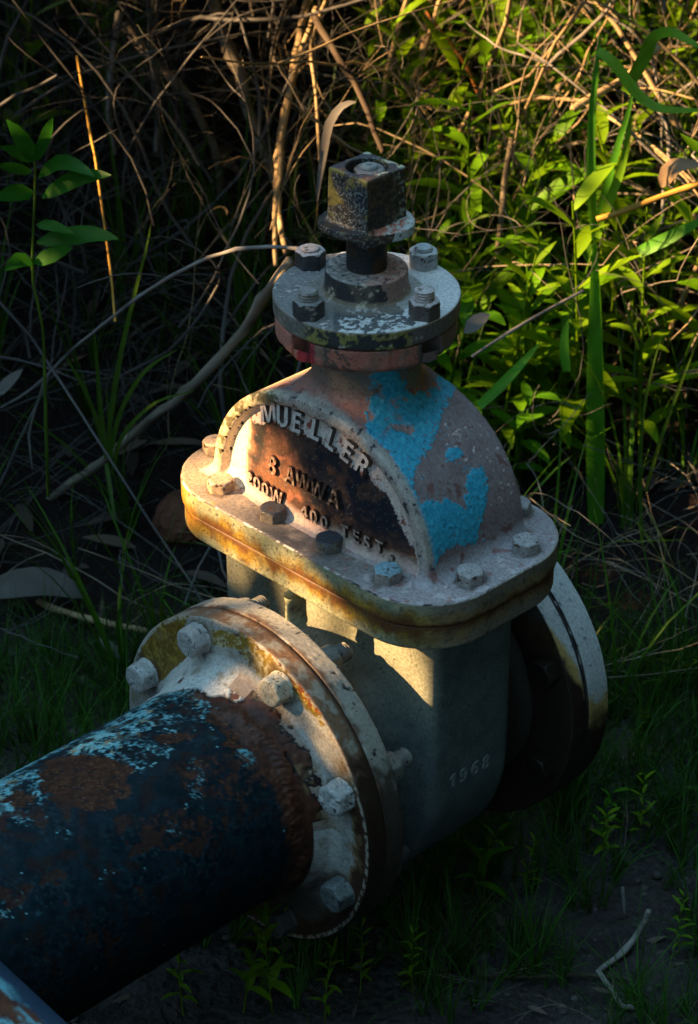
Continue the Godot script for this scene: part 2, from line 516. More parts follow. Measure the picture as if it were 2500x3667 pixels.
func paint_bonnet(p: Vector3, nn: Vector3) -> Color:
	var big := n_big.get_noise_3dv(p)
	var mid := n_mid.get_noise_3dv(p)
	var fine := n_fine.get_noise_3dv(p)
	var g := gauge(p.x, p.y)
	var c: Color
	if p.z > 50.0 and g < 0.925 and p.y > 246.0:
		c = front_paint(p, big, mid, fine)
	else:
		var phi := rad_to_deg(atan2(p.y - 232.0, p.x))
		c = mixc(Color(0.165, 0.112, 0.115, 0), Color(0.23, 0.185, 0.188, 0), 0.5 + mid * 0.8)
		if phi > 62.0:   # salmon primer over the top and the left shoulder
			c = mixc(c, Color(0.33, 0.135, 0.10, 0), smoothstep(62.0, 72.0, phi + mid * 8.0) * smoothstep(-0.35, 0.1, big + mid * 0.5) * 0.9)
		if phi > 118.0:
			c = mixc(c, Color(0.48, 0.42, 0.27, 0), smoothstep(116.0, 128.0, phi + mid * 6.0) * 0.85)
		if p.y > 368.0:   # grey green round the neck
			c = mixc(c, Color(0.155, 0.16, 0.14, 0), smoothstep(372.0, 396.0, p.y + mid * 10.0) * 0.85)
		c = mixc(c, Color(0.13, 0.045, 0.04, 0), smoothstep(0.34, 0.5, mid) * 0.75)
		# blue paint
		var q := Vector2(phi + fine * 1.6 + mid * 1.5, p.z + n_fine.get_noise_3dv(p + Vector3(90, 0, 0)) * 3.5)
		if p.z < 66.0 and p.z > -70.0 and (is_blue(q) if n_grit.get_noise_3dv(p * 0.8) > -0.38 else is_blue(q + Vector2(mid * 7.0 + fine * 5.0 - 1.0, fine * 9.0))):
			var thin := smoothstep(0.1, 0.45, mid + 0.3 * fine) * smoothstep(56.0, 70.0, phi)
			c = mixc(mixc(Color(0.022, 0.24, 0.37, 0.55), Color(0.045, 0.33, 0.46, 0.55), 0.5 + fine), c, thin)
			c.a += maxf(0.0, n_fine.get_noise_3dv(p * 0.9 + Vector3(0, 50, 0)) - 0.1) * 1.3
		# drips of white paint on the shoulder
		elif phi > 20.0 and phi < 56.0 and p.z < -4.0 and n_fine.get_noise_3dv(p * 0.75 + Vector3(0, 0, 31)) > 0.44:
			c = Color(0.44, 0.38, 0.38, 0.3)
		# the raised rim
		if p.z > 54.0 and g > 0.9:
			var rim := mixc(Color(0.36, 0.33, 0.29, 0), Color(0.24, 0.2, 0.19, 0), 0.5 + mid)
			if p.x < -40.0:
				rim = mixc(rim, Color(0.52, 0.43, 0.25, 0), smoothstep(-40.0, -80.0, p.x))
				var worn := n_big.get_noise_3dv(p * 2.0) + fine * 0.5 + mid * 0.3
				rim = mixc(rim, Color(0.05, 0.045, 0.02, -0.1), smoothstep(0.0, 0.3, worn) * 0.85)
			elif fine + mid * 0.9 > 0.45:
				rim = mixc(rim, Color(0.02, 0.025, 0.03, -0.3), smoothstep(0.45, 0.53, fine + mid * 0.9))
			c = mixc(c, rim, smoothstep(54.0, 60.0, p.z + fine * 3.0))
		if p.y < 262.0:   # the fillet at its foot
			var foot := mixc(Color(0.27, 0.215, 0.20, 0), Color(0.29, 0.26, 0.275, 0), smoothstep(60.0, 140.0, p.x))
			if p.x < -60.0:
				foot = mixc(foot, Color(0.46, 0.36, 0.25, 0), smoothstep(-60.0, -120.0, p.x))
			c = mixc(c, foot, smoothstep(264.0, 252.0, p.y + mid * 8.0))
			c = mixc(c, Color(0.20, 0.06, 0.05, 0), smoothstep(0.25, 0.4, mid) * 0.7 * smoothstep(262, 252, p.y))
	c = chips(p, c)
	c.a += fine * 0.12 + mid * 0.2
	return c


func is_blue(q: Vector2) -> bool:
	return inside(blue_area, q) and not inside(blue_island, q) or inside(blue_spot, q)


func front_paint(p: Vector3, big: float, mid: float, fine: float) -> Color:
	var q := Vector2(p.x + fine * 2.0 + mid * 4.0, p.y + fine * 2.0 + mid * 3.0)
	var c := mixc(Color(0.13, 0.055, 0.028, 0), Color(0.07, 0.036, 0.026, 0), 0.5 + mid * 1.2)          # rusty brown
	c = mixc(c, Color(0.27, 0.10, 0.06, 0), smoothstep(0.12, 0.35, n_mid.get_noise_3dv(p * 1.3 + Vector3(40, 0, 0))) * 0.6)
	c = mixc(c, Color(0.34, 0.24, 0.15, 0), smoothstep(-84.0, -106.0, q.x) )                        # worn tan to the left
	var streak := exp(-pow((q.x + 77.0) / 12.0, 2.0)) * smoothstep(268.0, 286.0, q.y)
	c = mixc(c, Color(0.018, 0.018, 0.018, 0), streak * (0.75 + mid))
	var dark := smoothstep(-30.0, 4.0, q.x + mid * 22.0) * smoothstep(252.0, 276.0, q.y + mid * 8.0) * smoothstep(150.0, 108.0, q.x - (q.y - 270.0) * 0.35)
	c = mixc(c, mixc(Color(0.007, 0.010, 0.016, 0), Color(0.05, 0.026, 0.02, 0), smoothstep(0.12, 0.5, mid)), dark * (0.94 + big * 0.3))
	var grey := smoothstep(0.35, 0.6, n_fine.get_noise_3dv(p * 2.4)) * 0.4
	c = mixc(c, Color(0.2, 0.18, 0.16, 0), grey)
	var low := smoothstep(262.0, 252.0, q.y - 4.0 * smoothstep(-30.0, -100.0, p.x))                                                    # pale strip along the foot
	c = mixc(c, mixc(Color(0.42, 0.33, 0.27, 0), Color(0.40, 0.27, 0.25, 0), 0.5 + mid), low * 0.9)
	# white band under the arch
	if inside(white_edge, Vector2(p.x + mid * 3.5, p.y + fine * 3.0 + n_grit.get_noise_3dv(p) * 2.0)) and p.x > -96.0:
		c = mixc(Color(0.47, 0.43, 0.39, 0.35), Color(0.40, 0.33, 0.31, 0.35), 0.5 + mid)
		if fine + mid * 0.5 > 0.42:
			c = Color(0.17, 0.05, 0.035, 0.1)
	if p.x < -90.0:  # left end painted paler still, for the sunlight on it
		c = mixc(c, Color(0.60, 0.50, 0.36, 0.2), smoothstep(-92.0, -102.0, q.x))
	return c


func flange_outline(a: float, b: float, r: float, steps: int) -> PackedVector2Array:   # a rounded rectangle, x and z
	var p := PackedVector2Array()
	for q in 4:
		var mid := Vector2((a - r) * [1, -1, -1, 1][q], (b - r) * [1, 1, -1, -1][q])
		for k in steps + 1:
			p.append(mid + Vector2.from_angle((q + float(k) / steps) * PI / 2) * r)
	var out := PackedVector2Array()
	for i in p.size():
		var d := p[(i + 1) % p.size()] - p[i]
		var m := maxi(1, int(d.length() / 2.0))
		for k in m:
			out.append(p[i] + d * k / m)
	return out


func slab(outline: PackedVector2Array, y0: float, y1: float, bev: float, cap_step: float) -> Shape:   # a thick plate with rounded edges, its top and bottom meshed in rings
	var s := Shape.new()
	var rows := [[0.0, y0]]
	var inset := []
	for k in 5:
		var a := k / 4.0 * PI / 2
		inset.append([bev * (1.0 - sin(a)), y0 + bev * (1.0 - cos(a))])
	var m := int((y1 - y0 - 2 * bev) / 1.6)
	for k in range(1, m):
		inset.append([0.0, lerpf(y0 + bev, y1 - bev, float(k) / m)])
	for k in 5:
		var a := k / 4.0 * PI / 2
		inset.append([bev * (1.0 - cos(a)), y1 - bev * (1.0 - sin(a))])
	rows = inset
	var n := outline.size()
	var rings := []
	var far := 100.0
	for k in range(int(far / 6.0), 0, -1):
		rings.append([k * 6.0 + bev, y0])
	rings.append_array(rows)
	for k in range(1, int(far / cap_step)):
		rings.append([k * cap_step + bev, y1])
	for r in rings:
		for i in n:
			var q := outline[i]
			var w := q.length()
			# shrink towards the middle line of the plate
			var core := Vector2(clampf(q.x, -84.0, 84.0), 0.0)
			var d := q - core
			var f := maxf(0.02, 1.0 - float(r[0]) / d.length())
			q = core + d * f
			s.v.append(Vector3(q.x, r[1], -q.y))
	for j in rings.size() - 1:
		for i in n:
			var a := j * n + i
			var b := j * n + (i + 1) % n
			s.t.append_array(PackedInt32Array([a, b, b + n, a, b + n, a + n]))
	return s


func paint_flange(p: Vector3, nn: Vector3) -> Color:
	var big := n_big.get_noise_3dv(p)
	var mid := n_mid.get_noise_3dv(p)
	var fine := n_fine.get_noise_3dv(p)
	var c: Color
	var top := p.y > 241.0 and nn.y > 0.3
	if top:
		c = mixc(Color(0.34, 0.25, 0.165, 0), Color(0.18, 0.15, 0.135, 0), smoothstep(-150.0, -80.0, p.x + mid * 30.0))
		c = mixc(c, Color(0.28, 0.24, 0.245, 0), smoothstep(60.0, 130.0, p.x + mid * 30.0))
		var smudge := exp(-pow((p.x + 4.0) / 62.0, 2.0)) * smoothstep(66.0, 90.0, p.z)
		c = mixc(c, Color(0.05, 0.05, 0.055, 0), smudge * smoothstep(-0.45, 0.25, mid + big * 0.5) * 0.9)
		c = mixc(c, Color(0.30, 0.20, 0.04, 0), smoothstep(0.42, 0.5, n_mid.get_noise_3dv(p * 1.6 + Vector3(0, 0, 77))) * 0.8 * smoothstep(20.0, -40.0, p.x))
		c = mixc(c, Color(0.24, 0.08, 0.07, 0), smoothstep(0.28, 0.45, n_mid.get_noise_3dv(p * 1.2 + Vector3(0, 0, 17))) * 0.7 * smoothstep(20.0, 90.0, p.x))
		c = mixc(c, Color(0.45, 0.40, 0.40, 0.2), smoothstep(0.2, 0.35, n_mid.get_noise_3dv(p + Vector3(0, 0, 170))) * 0.6 * smoothstep(40.0, 110.0, p.x))
		for h in HEADS:      # dirt held round the bolts
			var d := Vector2(p.x - h[0], p.z - h[1]).length()
			if d < 22.0:
				c = mixc(c, Color(0.07, 0.05, 0.04, 0), smoothstep(20.0, 12.0, d + mid * 8.0) * 0.8)
		c.a += fine * 0.1
		if nn.y < 0.9:    # worn edge
			var e := mid * 1.1 + fine * 0.5 + big * 0.6
			if e > 0.22:
				c = Color(0.46, 0.42, 0.38, 0)
			elif e < -0.2:
				c = Color(0.04, 0.03, 0.03, -0.2)
	else:
		c = mixc(Color(0.24, 0.245, 0.155, 0), Color(0.14, 0.16, 0.11, 0), 0.5 + mid * 1.4)
		c = mixc(c, Color(0.17, 0.145, 0.12, 0), smoothstep(140.0, 180.0, p.x + mid * 10.0) * 0.85)
		c = mixc(c, Color(0.30, 0.25, 0.12, 0), smoothstep(-90.0, -150.0, p.x) * 0.7)
		var drip := n_mid.get_noise_3dv(Vector3(p.x, p.y * 0.35, p.z) * 1.1)
		var d := absf(p.y - 218.0 - drip * 8.0)
		if p.y > 218.0:
			d *= 1.35
		var rusty := smoothstep(25.0, 8.0, d - n_big.get_noise_3dv(p + Vector3(200, 0, 0)) * 14.0) * (1.0 - 0.45 * smoothstep(150.0, 185.0, p.x))
		c = mixc(c, mixc(Color(0.22, 0.14, 0.010, 0), Color(0.10, 0.052, 0.009, 0), 0.5 + mid * 1.5), rusty * 0.92)
		c = mixc(c, Color(0.085, 0.035, 0.012, 0), smoothstep(10.0, 2.0, d + fine * 4.0 - big * 9.0) * 0.92)
		if p.x < -120.0:
			c = mixc(c, Color(0.36, 0.18, 0.025, 0), smoothstep(0.0, 0.3, mid + 0.2) * smoothstep(-110.0, -150.0, p.x) * 0.85)
		c = mixc(c, Color(0.05, 0.035, 0.03, -0.2), smoothstep(0.38, 0.46, fine) * 0.8)
		c.a += mid * 0.35
	return chips(p, c)


func body_field(p: Vector3) -> float:
	# a flat tall case with a round bottom, necks towards both flanges
	var ax := absf(p.x)
	var g: float
	if p.y > 0.0:
		g = ax - 147.0
	else:
		g = (sqrt(p.x * p.x / 21609.0 + p.y * p.y / 24025.0) - 1.0) * 147.0
	var zz := absf(p.z) - 57.0
	var d := -smin(-g, -zz, 15.0)
	d = maxf(d, p.y - 194.0)
	var neck := Vector2(p.x, p.y).length() - 113.0 - 9.0 * smoothstep(100.0, 118.0, absf(p.z))
	neck = maxf(neck, absf(p.z) - 119.0)
	return smin(d, neck, 34.0)


func paint_body(p: Vector3, nn: Vector3) -> Color:
	var big := n_big.get_noise_3dv(p)
	var mid := n_mid.get_noise_3dv(p)
	var fine := n_fine.get_noise_3dv(p)
	var c := mixc(Color(0.115, 0.14, 0.138, 0), Color(0.08, 0.105, 0.105, 0), 0.5 + mid * 1.3)
	if p.z > 0.0:
		c = mixc(c, Color(0.22, 0.225, 0.165, 0), smoothstep(40.0, 57.0, p.z) * smoothstep(60.0, 130.0, p.y) * 0.8)  # upper front tinted yellowish, as the sun patch colours it
	var s := n_fine.get_noise_3dv(p * 2.2 + Vector3(0, 9, 0))
	c = mixc(c, Color(0.03, 0.035, 0.03, 0), smoothstep(0.45, 0.55, s) * 0.7 * smoothstep(30.0, 60.0, p.z))
	c.a += mid * 0.3 + maxf(0.0, n_fine.get_noise_3dv(p * 0.8) - 0.35) * 4.0
	if p.z < -70.0:
		c = mixc(c, Color(0.035, 0.022, 0.016, 0), 0.85)
	return c


func paint_valve_flange(p: Vector3, nn: Vector3) -> Color:   # the front flange of the valve itself
	var mid := n_mid.get_noise_3dv(p)
	var big := n_big.get_noise_3dv(p)
	var fine := n_fine.get_noise_3dv(p)
	var c := mixc(Color(0.31, 0.29, 0.25, 0), Color(0.24, 0.23, 0.20, 0), 0.5 + mid)
	c = mixc(c, Color(0.10, 0.05, 0.025, 0), smoothstep(136.0, 142.0, p.z + mid * 7.0 + big * 4.0) * 0.85)
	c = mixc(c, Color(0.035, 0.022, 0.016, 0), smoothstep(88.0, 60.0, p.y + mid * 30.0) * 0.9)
	if n_fine.get_noise_3dv(p * 0.55 + Vector3(7, 3, 0)) > 0.5:
		c = Color(0.02, 0.02, 0.025, -0.4)
	c.a += fine * 0.15 + maxf(0.0, n_fine.get_noise_3dv(p * 0.9) - 0.35) * 3.0
	return chips(p, c)


func paint_rear_flange(p: Vector3, nn: Vector3) -> Color:
	var mid := n_mid.get_noise_3dv(p)
	var fine := n_fine.get_noise_3dv(p)
	var c := mixc(Color(0.52, 0.53, 0.52, 0), Color(0.42, 0.45, 0.46, 0), 0.5 + mid * 0.8)
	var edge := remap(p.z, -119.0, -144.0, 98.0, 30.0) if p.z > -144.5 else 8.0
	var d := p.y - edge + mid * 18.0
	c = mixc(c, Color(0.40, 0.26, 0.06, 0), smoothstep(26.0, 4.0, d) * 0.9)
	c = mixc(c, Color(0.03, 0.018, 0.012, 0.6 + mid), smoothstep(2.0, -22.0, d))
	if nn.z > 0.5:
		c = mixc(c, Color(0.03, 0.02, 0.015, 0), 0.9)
	if absf(p.z + 142.0 + mid * 3.0) < 2.2 + mid * 3.0:
		c = Color(0.03, 0.03, 0.035, -0.5)
	c = mixc(c, Color(0.04, 0.04, 0.05, -0.2), smoothstep(0.45, 0.52, fine) * 0.8)
	c.a += fine * 0.25
	return c


func hex_radius(th: float, apothem: float) -> float:
	var a := fposmod(th, PI / 3) - PI / 6
	return minf(apothem / cos(a), apothem * 1.125)


func hexagon(apothem: float, height: float, turn: float, washer := 0.0) -> Shape:   # a hex head or nut, y up from 0
	var rows := PackedVector2Array()
	if washer > 0.0:
		rows.append_array([Vector2(washer, 0), Vector2(washer, 1.6)])
	rows.append_array([Vector2(99, 0.0 if washer == 0.0 else 1.8)])
	var m := maxi(4, int(height / 2.0))
	for k in range(1, m):
		rows.append(Vector2(99, lerpf(2.0, height - 3.6, float(k) / m)))
	for k in 7:
		rows.append(Vector2(99, height - 3.6 + 3.6 * k / 6.0))
	for k in range(1, 6):
		rows.append(Vector2(apothem * 0.93 * (1.0 - k / 5.02), height + 0.05))
	return Shape.new().lathe(rows, 54, func(th: float, q: Vector2) -> float:
		if q.x < 98.0:
			return q.x
		var over := clampf((q.y - (height - 3.6)) / 3.6, 0.0, 1.0)
		return minf(hex_radius(th + turn, apothem), lerpf(apothem * 1.15, apothem * 0.93, pow(over, 1.6))))


func stud(r: float, y0: float, y1: float) -> Shape:   # a threaded end
	var rows := PackedVector2Array()
	var m := int((y1 - y0) / 0.7)
	for k in m + 1:
		var y := lerpf(y0, y1, float(k) / m)
		rows.append(Vector2(r - 0.7 + 0.7 * sin(y * TAU / 2.8), y))
	rows.append(Vector2(r - 2.0, y1 + 0.7))
	rows.append(Vector2(r * 0.5, y1 + 0.9))
	rows.append(Vector2(0.05, y1 + 0.9))
	return Shape.new().lathe(rows, 28)


func speckled(base: Color, under: Color, at: float, top := Color(0, 0, 0, -1)) -> Callable:   # paint with the metal showing through in spots
	return func(p: Vector3, nn: Vector3) -> Color:
		var k := n_fine.get_noise_3dv(p * 0.9) + n_mid.get_noise_3dv(p * 1.5) * 0.6
		var c := base
		if top.a >= 0.0 and nn.y > 0.55:
			c = top
			c.a = 0.0
		c = mixc(c, c * Color(0.7, 0.7, 0.7, 1), 0.5 + n_mid.get_noise_3dv(p))
		c.a = 0.0
		if k > at:
			c = mixc(c, Color(under.r, under.g, under.b, -0.25), smoothstep(at, at + 0.1, k))
		c.a += n_fine.get_noise_3dv(p * 1.3) * 0.25
		return c


func along_z(z: float, x: float, y: float, forward := true) -> Transform3D:   # y of a lathe becomes +z (or -z)
	return Transform3D(Basis(Vector3.RIGHT, PI / 2 if forward else -PI / 2), Vector3(x, y, z))


func letter(ch: String, at: Vector3, size: float, tilt: float, face: Basis, deep: float, f: Callable, parent: Node, called := "raised_letter") -> void:
	var tm := TextMesh.new()
	var font := SystemFont.new()
	font.font_names = PackedStringArray(["Droid Sans"])
	font.font_weight = 700
	tm.font = font
	tm.text = ch
	tm.font_size = 64
	tm.pixel_size = size / 46.0
	tm.depth = deep
	tm.curve_step = 3.0
	var a := tm.surface_get_arrays(0)
	var vv: PackedVector3Array = a[Mesh.ARRAY_VERTEX]
	var ii: PackedInt32Array = a[Mesh.ARRAY_INDEX]
	var place := Transform3D(face * Basis(Vector3.BACK, tilt), at)
	var s := Shape.new()
	var todo := []
	for k in range(0, ii.size(), 3):
		todo.append([place * vv[ii[k]], place * vv[ii[k + 2]], place * vv[ii[k + 1]], 0])
	var flat := PackedVector3Array()
	while todo:
		var q: Array = todo.pop_back()
		var e := [q[0].distance_to(q[1]), q[1].distance_to(q[2]), q[2].distance_to(q[0])]
		var long: float = e.max()
		if long > 2.6 and q[3] < 9:
			var k: int = e.find(long)
			var x: Vector3 = q[k]
			var y: Vector3 = q[(k + 1) % 3]
			var z: Vector3 = q[(k + 2) % 3]
			var m := (x + y) / 2
			todo.append([x, m, z, q[3] + 1])
			todo.append([m, y, z, q[3] + 1])
			continue
		var nn: Vector3 = (q[1] - q[0]).cross(q[2] - q[0]).normalized()
		for k in 3:
			s.t.append(s.v.size())
			s.v.append(q[k])
			s.n.append(nn)
			var c: Color = f.call(q[k], nn)
			c.a = 1.0
			s.c.append(c)
	obj(called, s, mats.paint, parent)


func make_valve() -> void:
	blue_area = poly([79, 26, 71, -4, 70, -22, 70, -40, 75, -60, 68, -66, 61, -32, 56, -13, 51, 4, 47, 31, 44, 46, 40, 54, 34, 55, 33, 35, 28, 12, 25, 6, 29, 4, 36, -9, 37, -28, 33, -31, 25, -21, 19, -12, 13, 0, 8, 3, 12, 11, 14, 24, 15, 41, 12, 50, 9, 60, 15, 61, 24, 61, 33, 58, 41, 58, 49, 57, 55, 53, 60, 56, 66, 58, 74, 40])
	blue_island = poly([65, 30, 60, 8, 58, 20, 62, 34])
	blue_spot = poly([47, -4, 46, -16, 43, -15, 41, -1, 44, 5])
	white_edge = poly(WHITE_EDGE + [140, 420, -110, 420])
	var valve := thing("gate_valve", "weathered cast iron gate valve with blue paint on its bonnet and a square operating nut", "valve")
	var bonnet := obj("bonnet", bonnet_mesh().paint(paint_bonnet), mats.paint, valve)
	# raised lettering
	var up := Basis()
	for k in 7:
		var at: Array = [["M", -66, 338, 17], ["U", -45, 342, 12], ["E", -26, 344, 7], ["L", -1, 346, 0], ["L", 20, 344, -7], ["E", 41, 340, -13], ["R", 60, 334, -20]][k]
		var x := float(at[1])
		var y := float(at[2])
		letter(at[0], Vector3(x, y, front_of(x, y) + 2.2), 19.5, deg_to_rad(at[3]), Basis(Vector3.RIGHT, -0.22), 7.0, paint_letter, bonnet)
	for at in [["8", -53, 290, 18], ["A", -27, 290, 17], ["W", -9, 291, 16], ["W", 11, 291, 16], ["A", 32, 290, 17]]:
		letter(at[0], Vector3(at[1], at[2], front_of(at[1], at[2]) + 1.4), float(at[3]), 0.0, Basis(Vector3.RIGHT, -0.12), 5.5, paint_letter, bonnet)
	for at in [["2", -88, 261], ["0", -75, 261], ["0", -62, 261], ["W", -45, 261], ["4", -6, 261], ["0", 7, 261], ["0", 21, 261], ["T", 47, 262], ["E", 61, 262], ["S", 74, 261], ["T", 88, 261], [".", 100, 263]]:
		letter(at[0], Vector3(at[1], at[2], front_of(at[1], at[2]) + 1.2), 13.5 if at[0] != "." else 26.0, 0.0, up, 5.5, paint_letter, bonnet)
	var outline := flange_outline(189.0, 110.0, 74.0, 22)
	obj("bonnet_flange", slab(outline, 218.6, 244.0, 2.6, 1.7).paint(paint_flange), mats.paint, valve)
	obj("body_flange", slab(flange_outline(186.5, 107.5, 72.0, 22), 192.0, 217.8, 3.2, 8.0).paint(paint_flange), mats.paint, valve)
	var body := obj("body", nets(Vector3(-164, -166, -122), Vector3(164, 196, 122), 2.4, body_field).paint(paint_body), mats.paint, valve)
	for at in [["1", 27], ["9", 12], ["6", -4], ["8", -20]]:
		letter(at[0], Vector3(146.6, 3.0 + at[1] * 0.05, at[1]), 15.0, -0.06, Basis(Vector3.UP, PI / 2), 3.0, func(p: Vector3, nn: Vector3) -> Color: return Color(0.20, 0.23, 0.23), body, "raised_digit")
	# web that ties the front flange to the flange of the body
	var web := Shape.new().grid(10, 12, func(u: float, w: float) -> Vector3:
		var y := lerpf(163.0, 195.0, w)
		var wide := 4.5 + 5.0 * pow(absf(w - 0.5) * 2.0, 3.0)
		var th := u * TAU
		return Vector3(16.0 - wide * cos(th), y, 108.0 + 13.0 * sin(th)), true)
	obj("web", web.paint(paint_flange), mats.paint, valve)
	var front := Shape.new().lathe(prof([112, 118, 171, 118, 171.5, 141.4, 100, 141.4], 2.0, 2.0), 540)
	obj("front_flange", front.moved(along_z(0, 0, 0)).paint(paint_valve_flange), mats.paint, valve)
	var rear := Shape.new().lathe(prof([112, 120, 171, 120, 171.5, 144.0, 100, 144.0], 2.0, 2.0), 420)
	obj("rear_flange", rear.moved(along_z(0, 0, 0, false)).paint(paint_rear_flange), mats.paint, valve)
	var blind := Shape.new().lathe(prof([100, 145.0, 171, 145.0, 171.5, 175.0, 0.1, 175.0], 2.5, 2.0), 420)
	obj("blind_flange", blind.moved(along_z(0, 0, 0, false)).paint(paint_rear_flange), mats.paint, valve)
	# bonnet bolts
	for h in HEADS:
		var base: Color = [Color(0.40, 0.30, 0.20), Color(0.16, 0.14, 0.12), Color(0.15, 0.135, 0.12), Color(0.28, 0.25, 0.23), Color(0.31, 0.29, 0.28)][h[2]]
		var top: Color = [Color(0.42, 0.31, 0.22), Color(0.05, 0.05, 0.06), Color(0.035, 0.042, 0.055), Color(0.20, 0.32, 0.38), Color(0.36, 0.33, 0.33)][h[2]]
		var s := hexagon(12.2, 11.5, rng.randf() * 1.05).moved(Transform3D(Basis(), Vector3(h[0], 244.0, h[1])))
		obj("bolt", s.paint(speckled(base, Color(0.06, 0.035, 0.02), 0.38, top)), mats.bolt, valve)
	for h in [[-113, 83], [-36, 83], [36, 83], [113, 83], [164, 34]]:
		var s := hexagon(12.0, 10.0, rng.randf()).moved(Transform3D(Basis(Vector3.RIGHT, PI), Vector3(h[0], 192.4, h[1])))
		obj("nut", s.paint(speckled(Color(0.28, 0.26, 0.19), Color(0.07, 0.045, 0.03), 0.5)), mats.bolt, valve)
	# neck collar with slots under the four studs, and the gland plate on it
	var collar := Shape.new().lathe(prof([52, 423.5, 79, 423.5, 84, 428, 84.5, 447.2, 40, 447.2], 2.5, 1.4), 420, func(th: float, q: Vector2) -> float:
		var off := fposmod(th + PI / 4, PI / 2) - PI / 4
		var slot := smoothstep(12.0, 9.0, absf(off) * 84.0)
		return minf(q.x, lerpf(q.x, 70.0 + 2.0 * sin(th * 9.0), slot) + 0.9 * sin(th * 17.0)))
	obj("neck_collar", collar.paint(paint_collar), mats.paint, valve)
	var plate := Shape.new().lathe(prof([40, 448.4, 85.5, 448.4, 86.0, 467.0, 40, 467.0], 2.6, 1.3), 440)
	obj("gland_plate", plate.paint(paint_plate), mats.paint, valve)
	var boss := Shape.new().lathe(prof([45, 466.4, 40.5, 468.2, 38.8, 472, 37.4, 490.5, 10, 491.5], 2.2, 1.2), 200)
	obj("gland", boss.paint(paint_plate), mats.paint, valve)
	var stem := Shape.new().lathe(prof([18.6, 490, 18.6, 532], 1.0, 1.4), 90)
	obj("stem", stem.paint(paint_black), mats.stem, valve)
	make_operating_nut(valve)
	for k in 4:
		var at := Vector3([0, 73, -74, 0][k], 467.0, [73, 0, 0, -74][k])
		var base: Color = [Color(0.06, 0.06, 0.062), Color(0.10, 0.085, 0.08), Color(0.05, 0.05, 0.055), Color(0.40, 0.41, 0.42)][k]
		var top: Color = [Color(0.20, 0.19, 0.185), Color(0.42, 0.36, 0.35), Color(0.46, 0.40, 0.40), Color(0.46, 0.46, 0.47)][k]
		var s := hexagon(12.9, 16.5, [0.3, 0.5, 0.2, 0.75][k]).moved(Transform3D(Basis(), at))
		var nut := obj("nut", s.paint(speckled(base, [Color(0.22, 0.19, 0.18), Color(0.02, 0.02, 0.02), Color(0.02, 0.02, 0.02), Color(0.015, 0.015, 0.02)][k], 0.42, top)), mats.bolt, valve)
		var e := stud(9.2, 10.0, [25.0, 26.0, 18.5, 19.5][k]).moved(Transform3D(Basis(), at))
		obj("stud", e.paint(speckled([Color(0.26, 0.24, 0.23), Color(0.42, 0.37, 0.36), Color(0.48, 0.40, 0.38), Color(0.42, 0.45, 0.46)][k], Color(0.08, 0.07, 0.06), 0.4)), mats.bolt, nut)
		var hd := hexagon(13.0, 11.0, 0.2).moved(Transform3D(Basis(Vector3.RIGHT, PI), Vector3(at.x, 437.0, at.z)))
		obj("bolt", hd.paint(paint_collar), mats.bolt, valve)
	# nuts and studs behind the front flange, and behind the rear one
	for k in 8:
		var a := deg_to_rad(22.5 + 45.0 * k)
		var at := Vector3(cos(a), sin(a), 0) * 149.2
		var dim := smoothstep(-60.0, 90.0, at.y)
		var s := hexagon(14.0, 18.0, rng.randf()).moved(along_z(117.6, at.x, at.y, false))
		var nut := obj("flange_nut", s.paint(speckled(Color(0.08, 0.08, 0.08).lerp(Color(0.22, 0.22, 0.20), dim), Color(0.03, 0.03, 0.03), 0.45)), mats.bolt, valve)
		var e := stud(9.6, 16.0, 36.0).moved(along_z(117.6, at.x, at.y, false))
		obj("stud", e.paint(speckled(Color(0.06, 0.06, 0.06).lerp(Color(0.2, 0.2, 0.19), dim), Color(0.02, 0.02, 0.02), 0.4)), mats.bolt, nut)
		if at.x > -80.0:
			var s2 := hexagon(14.0, 16.0, rng.randf()).moved(along_z(-119.6, at.x, at.y))
			obj("flange_bolt", s2.paint(speckled(Color(0.022, 0.015, 0.012), Color(0.01, 0.01, 0.01), 0.4)), mats.bolt, valve)


func paint_letter(p: Vector3, nn: Vector3) -> Color:
	var c := paint_bonnet(p, Vector3.BACK)
	var fine := n_fine.get_noise_3dv(p * 1.2)
	if nn.z < 0.6:      # flanks coloured dark to stand in for relief shading
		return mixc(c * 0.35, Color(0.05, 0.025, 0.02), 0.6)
	if p.y > 300.0:
		return mixc(c, Color(0.43, 0.38, 0.35), smoothstep(-0.4, 0.2, fine + (p.y - 338.0) * 0.04) * 0.8)
	if p.y < 275.0:
		return mixc(mixc(c, Color(0.44, 0.35, 0.30), 0.65), Color(0.04, 0.02, 0.02), smoothstep(0.0, 0.25, fine) * 0.8)
	return mixc(c, Color(0.26, 0.20, 0.15), smoothstep(0.1, 0.35, fine + 0.15 * smoothstep(0.0, -60.0, p.x)) * 0.75)


func paint_collar(p: Vector3, nn: Vector3) -> Color:
	var mid := n_mid.get_noise_3dv(p)
	var fine := n_fine.get_noise_3dv(p)
	var c := mixc(Color(0.33, 0.125, 0.09, 0), Color(0.20, 0.12, 0.095, 0), smoothstep(-0.3, 0.3, mid))
	var th := rad_to_deg(atan2(p.z, p.x))     # 0 at the right hand corner, 90 at the left
	c = mixc(c, Color(0.38, 0.165, 0.13, 0), smoothstep(92.0, 108.0, th + mid * 10.0))
	if th > 78.0 and th < 92.0 + fine * 6.0:
		c = mixc(c, Color(0.22, 0.012, 0.03, 0.3), 0.85)
	if th > 52.0 and th < 72.0 and fine + mid > -0.1:
		c = mixc(c, Color(0.05, 0.05, 0.05, 0), 0.85)
	if th < 12.0:
		c = mixc(c, Color(0.10, 0.085, 0.085, 0), 0.8)
	c.a += fine * 0.3
	return chips(p, c)


